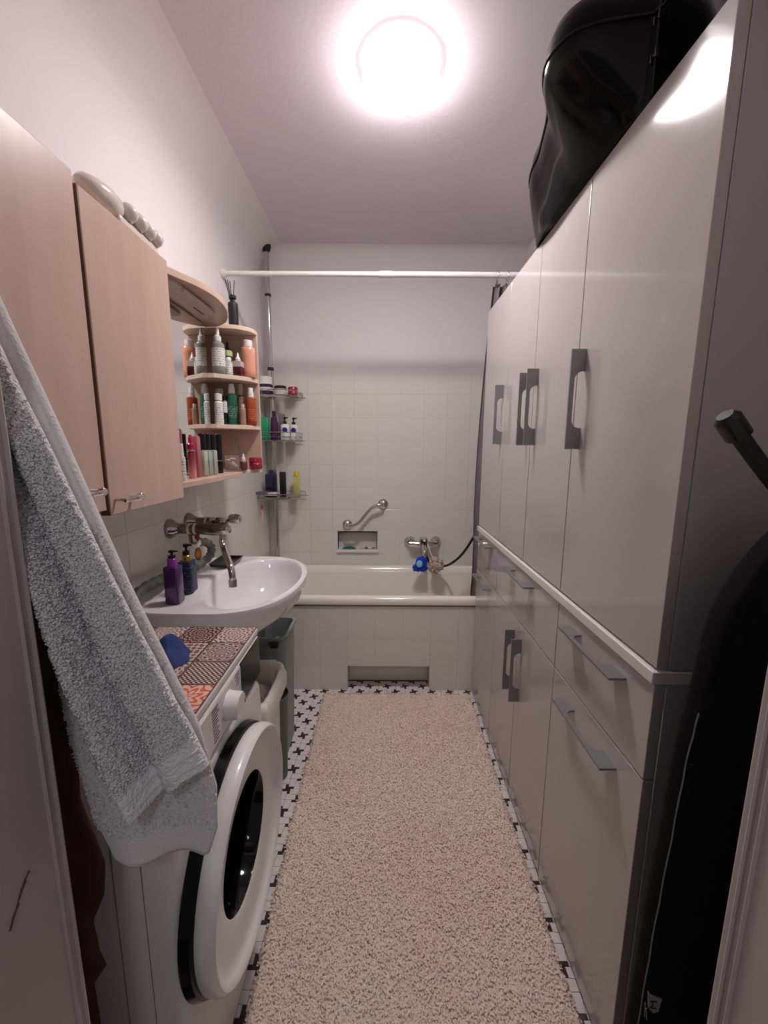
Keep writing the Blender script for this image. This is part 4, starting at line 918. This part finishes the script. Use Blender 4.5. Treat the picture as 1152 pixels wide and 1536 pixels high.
# things left in the soap niche
zc = NZ0 + .0014
nl = solo('scrub_pad', crumple((-.235, 2.672, zc), .052, .018, .014, 2.2, 20), mat('scrub_green', (38, 92, 72), .8), (-.235, 2.672, zc), 'green scrub pad in the wall soap niche', 'scrub pad')
for k, (x, y, r, c) in enumerate(((-.150, 2.668, .012, (196, 188, 178)), (-.120, 2.674, .011, (112, 104, 98)), (-.095, 2.668, .012, (216, 210, 204)), (-.070, 2.674, .009, (130, 120, 112)))):
    solo('soap_piece', MB().ball((x, y, zc + r * .55), r, 10, (1.3, 1, .55), lump=.3, lf=60), mat('soap%d' % k, c, .5), (x, y, zc), ('pale soap scrap nearest the green pad in the niche', 'dark grey pebble-like soap scrap in the niche', 'whitest soap scrap in the niche', 'small brown scrap at the right end of the niche')[k], 'soap', 'scraps in the soap niche')

# ------------------------------------------------------------------ rug
rg = thing('shag_rug', (.08, 1.25, 0.001), 'long cream shag rug covering the floor between cabinets and washer', 'rug')
RX0, RX1, RY0, RY1 = -.312, .462, .36, 1.995
nx, ny = 160, 330
gx = np.linspace(0, 1, nx); gy = np.linspace(0, 1, ny)
GXm, GYm = np.meshgrid(gx, gy, indexing='ij')
wob = np.array([.006 * noise.noise(Vector((0, y * 14, 1))) for y in gy]); wob2 = np.array([.006 * noise.noise(Vector((5, y * 14, 1))) for y in gy])
lx = RX0 + .004 * np.sin(GYm * 9) + .014 * GYm * 0 + (-.012) * GYm
PXm = lx + wob[None, :] + (RX1 + .010 * GYm + wob2[None, :] - lx - wob[None, :]) * GXm; PYm = RY0 + (RY1 - RY0) * GYm
ed = np.minimum(np.minimum(GXm, 1 - GXm) * 7, np.minimum(GYm, 1 - GYm) * 14).clip(0, 1)
nz = np.zeros_like(PXm)
for i in range(nx):
    for j in range(ny):
        p = Vector((PXm[i, j], PYm[i, j], 0))
        nz[i, j] = .0035 * noise.noise(p * 60) + .003 * noise.noise(p * 14)
PZm = .004 + (.014 + nz) * np.sqrt(ed)
vs = np.stack([PXm, PYm, PZm], 2)
mb = MB(); mb.loops([[tuple(q) for q in vs[i]] for i in range(nx)][::-1], close=False, cap0=False, cap1=False)
bb = [tuple((q[0], q[1], .001)) for q in vs[:, 0]] + [tuple((q[0], q[1], .001)) for q in vs[-1, 1:]] + [tuple((q[0], q[1], .001)) for q in vs[::-1, -1][1:]] + [tuple((q[0], q[1], .001)) for q in vs[0, ::-1][1:-1]]
tt = [tuple(q) for q in vs[:, 0]] + [tuple(q) for q in vs[-1, 1:]] + [tuple(q) for q in vs[::-1, -1][1:]] + [tuple(q) for q in vs[0, ::-1][1:-1]]
mb.loops([bb, tt], cap0=True, cap1=False)
part('backing', mb, RUGB, rg, ang=180)
Np = 62000
a = RNG.uniform(0, 1, Np); b = RNG.uniform(0, 1, Np); ii = (a * (nx - 1)).astype(int); jj = (b * (ny - 1)).astype(int)
P = vs[ii, jj] + RNG.normal(size=(Np, 3)) * np.array([.0025, .0025, 0]); P[:, 2] -= .001
Nn = np.zeros((Np, 3)); Nn[:, 2] = 1
Nn[:, 0] += (a - .5) * 2 * (np.abs(a - .5) > .485) * 1.2; Nn[:, 1] += (b - .5) * 2 * (np.abs(b - .5) > .492) * 1.2
Nn += RNG.normal(size=(Np, 3)) * .25; Nn /= np.linalg.norm(Nn, axis=1, keepdims=True)
tufts('pile', P, Nn, .0085, rg, PILE)

# ------------------------------------------------------------------ towel and robe on the hooks beside the door
YH = YF1
hk = thing('towel_hook', (-.475, YH, 1.63), 'metal wall hook beside the doorway holding the towel', 'hook')
part('plate', MB().box(-.50, -.45, YH + .0003, YH + .005, 1.60, 1.66), STEEL, hk, bevel=.002)
part('prong', MB().tube([(-.475, YH + .004, 1.61), (-.475, YH + .03, 1.605), (-.475, YH + .042, 1.63)], .005, 8, smooth=4), STEEL, hk)
tw = thing('bath_towel', (-.40, .43, 1.2), 'thick white terry towel hanging folded from the hook by the doorway', 'towel')
def lerp_tab(tab, t):
    for (t0, a), (t1, b) in zip(tab, tab[1:]):
        if t <= t1: f = (t - t0) / (t1 - t0); f = f * f * (3 - 2 * f) * .35 + f * .65; return tuple(p + (q - p) * f for p, q in zip(a, b))
    return tab[-1][1]
def sheet(Ltab, Rtab, yfun, n, mm):
    """a hanging cloth: left and right hem as (t, (x, z)) tables, y from yfun(s, t)"""
    g = np.zeros((n + 1, mm + 1, 3))
    for j in range(mm + 1):
        t = j / mm; l = lerp_tab(Ltab, t); r = lerp_tab(Rtab, t)
        for i in range(n + 1):
            s = i / n; x = l[0] + (r[0] - l[0]) * s; z = l[1] + (r[1] - l[1]) * s
            g[i, j] = (x, yfun(s, t), z + .004 * math.sin(s * 9 + 1) * t)
    return g
def cloth_mb(g, th):
    """close the sheet into a padded slab of thickness th (towards +y)"""
    n, mm = g.shape[:2]; d = np.zeros_like(g); d[..., 1] = 1
    e = np.ones((n, mm)); 
    for i in range(n):
        for j in range(mm):
            q = min(i, n - 1 - i) / 3.0; e[i, j] = min(1, .25 + .75 * math.sqrt(min(1, q)))
    f = g - d * (th / 2) * e[..., None]; b_ = g + d * (th / 2) * e[..., None]
    mb = MB(); rings = []
    for i in range(mm): rings.append([tuple(q) for q in f[:, i]] + [tuple(q) for q in b_[::-1, i]])
    return mb.loops(rings)
def nrm(g):
    du = np.gradient(g, axis=0); dv = np.gradient(g, axis=1); nn = np.cross(du, dv); nn /= np.linalg.norm(nn, axis=2, keepdims=True) + 1e-9
    nn[nn[..., 1] > 0] *= -1
    return nn
def fuzz(name, g, N, size, parent, mt, th):
    n, mm = g.shape[:2]; a = RNG.uniform(0, n - 1.001, N); b = RNG.uniform(0, mm - 1.001, N); i = a.astype(int); j = b.astype(int); fa = (a - i)[:, None]; fb = (b - j)[:, None]
    P = g[i, j] * (1 - fa) * (1 - fb) + g[i + 1, j] * fa * (1 - fb) + g[i, j + 1] * (1 - fa) * fb + g[i + 1, j + 1] * fa * fb
    nn = nrm(g)[i, j]; e = np.minimum(np.minimum(a, n - 1 - a) / 3.0, 1); P = P.copy(); P[:, 1] -= (th / 2) * (.25 + .75 * np.sqrt(e)) - .0008
    nn = nn + RNG.normal(size=nn.shape) * .35; nn /= np.linalg.norm(nn, axis=1, keepdims=True)
    tufts(name, P, nn, size, parent, mt, spread=.6)
bumpn = lambda x, y, f, a: a * noise.noise(Vector((x * f, y * f, 2.7)))
# back layer: hangs lower
Lb = [(0, (-.50, 1.62)), (.30, (-.460, 1.36)), (.55, (-.402, 1.17)), (.68, (-.396, 1.07)), (.82, (-.390, .955)), (.94, (-.372, .85)), (1, (-.352, .797))]
Rb = [(0, (-.462, 1.635)), (.25, (-.402, 1.46)), (.6, (-.300, 1.17)), (.82, (-.228, .985)), (.90, (-.211, .905)), (.96, (-.213, .845)), (1, (-.224, .812))]
yb = lambda s, t: .448 + .006 * math.sin(s * 7 + t * 3) + bumpn(s, t, 3, .006)
gb_ = sheet(Lb, Rb, yb, 48, 110)
part('back_layer', cloth_mb(gb_, .018), TERRYB, tw, ang=120)
# front layer: shorter, with rolled left fold and a ribbed hem
Lf = [(0, (-.50, 1.62)), (.3, (-.405, 1.39)), (.55, (-.374, 1.185)), (.8, (-.342, 1.0)), (1, (-.317, .890))]
Rf = [(0, (-.458, 1.640)), (.26, (-.395, 1.455)), (.62, (-.296, 1.18)), (.90, (-.228, 1.01)), (1, (-.207, .956))]
yf = lambda s, t: .424 + (-.026 * math.exp(-((s - .18 - .10 * t) / .12) ** 2) + .016 * math.exp(-((s - .46) / .10) ** 2) - .012 * math.exp(-((s - .72) / .16) ** 2)) * min(1, t * 2 + .3) + bumpn(s, t * 2, 4, .005) - .008 * (1 - t)
gf = sheet(Lf, Rf, yf, 64, 130)
part('front_layer', cloth_mb(gf, .016), TERRY, tw, ang=120)
fuzz('terry_loops', gf[:, :122], 42000, .0042, tw, TERRY, .016)
fuzz('terry_loops', gb_[:, 55:106], 9000, .0032, tw, TERRYB, .018)
hm = MB()
for dj in (3, 6, 9, 12):
    row = [gf[i, 130 - dj] for i in range(65)]
    hm.tube([(p[0], p[1] - .0082 * (.4 + .6 * min(1, min(i, 64 - i) / 3)), p[2]) for i, p in enumerate(row)], .0018, 6)
part('hem_band', hm, TERRYB, tw, 'ribbed woven hem')
rb = thing('bathrobe', (-.40, .475, 1.1), 'brown cloth robe hanging behind the white towel', 'robe')
Lr = [(0, (-.56, 1.5)), (.5, (-.54, 1.0)), (1, (-.53, .22))]
Rr = [(0, (-.47, 1.5)), (.2, (-.425, 1.24)), (.30, (-.398, 1.12)), (.426, (-.400, .955)), (.497, (-.408, .864)), (.58, (-.385, .758)), (.623, (-.394, .702)), (.66, (-.415, .656)), (.705, (-.414, .597)), (.72, (-.403, .580)), (.745, (-.424, .548)), (.81, (-.424, .465)), (1, (-.43, .22))]
yr = lambda s, t: .4755 + .005 * math.sin(s * 16 + t * 4) + bumpn(s, t * 3, 5, .006)
part('cloth', cloth_mb(sheet(Lr, Rr, yr, 40, 90), .008), ROBE, rb, ang=120)

# ------------------------------------------------------------------ ironing board standing in the dark corner
ib = thing('ironing_board', (.60, .50, 0), 'black padded ironing board standing upright in the dark corner by the doorway', 'ironing board')
bl = [(.418, .03), (.421, .30), (.425, .46), (.429, .60), (.436, .75), (.442, .88), (.450, .96), (.455, 1.0), (.462, 1.07), (.478, 1.13), (.513, 1.195), (.555, 1.24), (.605, 1.26), (.66, 1.25), (.715, 1.20), (.75, 1.12), (.77, 1.0), (.785, .7), (.79, .03)]
bo = [(p.x, p.y) for p in curve([Vector((a, b, 0)) for a, b in bl], 4)]
if sum(bo[i][0] * bo[(i + 1) % len(bo)][1] - bo[(i + 1) % len(bo)][0] * bo[i][1] for i in range(len(bo))) < 0: bo.reverse()
def brd(d, y): return [(x, y, z) for x, z in off(bo, d)]
sg = 1
mbb = MB().loops([brd(.012 * sg, .508), brd(.003 * sg, .511), brd(0, .520), brd(0, .540), brd(.004 * sg, .549), brd(.012 * sg, .552)])
part('cover', mbb, COVER, ib, 'black padded cover', ang=60)
ed_ = [(x, .516 + .0008 * math.sin(i * 2.1), z) for i, (x, z) in enumerate(off(bo, -.0012)) if .06 < z < .97 and x < .5]
part('piping', MB().tube(ed_, .0010, 6), STITCH, ib, 'light stitched edge')
part('seam', MB().tube([(.440 + .02 * k, .5075 + .0006 * math.sin(k), .885 + .002 * math.sin(k * .9)) for k in range(12)], .0012, 6), COVER, ib)
part('leg_bar', MB().tube([(.478, .560, 1.360), (.545, .566, 1.292), (.66, .575, 1.18), (.74, .58, 1.02), (.745, .58, .10)], .011, 12, smooth=6), BLACKM, ib)
part('leg_cap', MB().tube([(.462, .558, 1.377), (.467, .5585, 1.372), (.488, .561, 1.350)], lambda q: .0105 + .006 * min(1, q * 3), 12), BLACK, ib, 'black rubber end cap')
part('strut', MB().box(.73, .76, .553, .573, .92, .96).box(.73, .76, .553, .573, .30, .34), BLACKM, ib)
# grey maker's tag with dark zigzag letter, part of a second print beside it
tgm = MB().prism([(.4235, .482), (.4295, .474), (.4475, .466), (.4445, .440), (.437, .437), (.427, .449)], .5066, .5078, fn=lambda a, b, c: (a, c, b))
tg = part('tag', tgm, mat('tag_grey', (128, 126, 130), .6), ib, 'grey tag with a dark letter M', smooth=False)
ltm = MB()
for p, q in (((.4395, .4615), (.4295, .4625)), ((.4295, .4625), (.4345, .4555)), ((.4345, .4555), (.4300, .4490)), ((.4300, .4490), (.4400, .4480))):
    ltm.tube([(p[0], .5062, p[1]), (q[0], .5062, q[1])], .0010, 4)
part('letter', ltm, BLACKM, tg, smooth=False)
l2 = MB()
for p, q in (((.4215, .458), (.4235, .430)), ((.4245, .447), (.4275, .425)), ((.4225, .444), (.426, .436))):
    l2.tube([(p[0], .5068, p[1]), (q[0], .5068, q[1])], .0010, 4)
part('print', l2, STITCH, ib, 'small grey printed strokes', smooth=False)
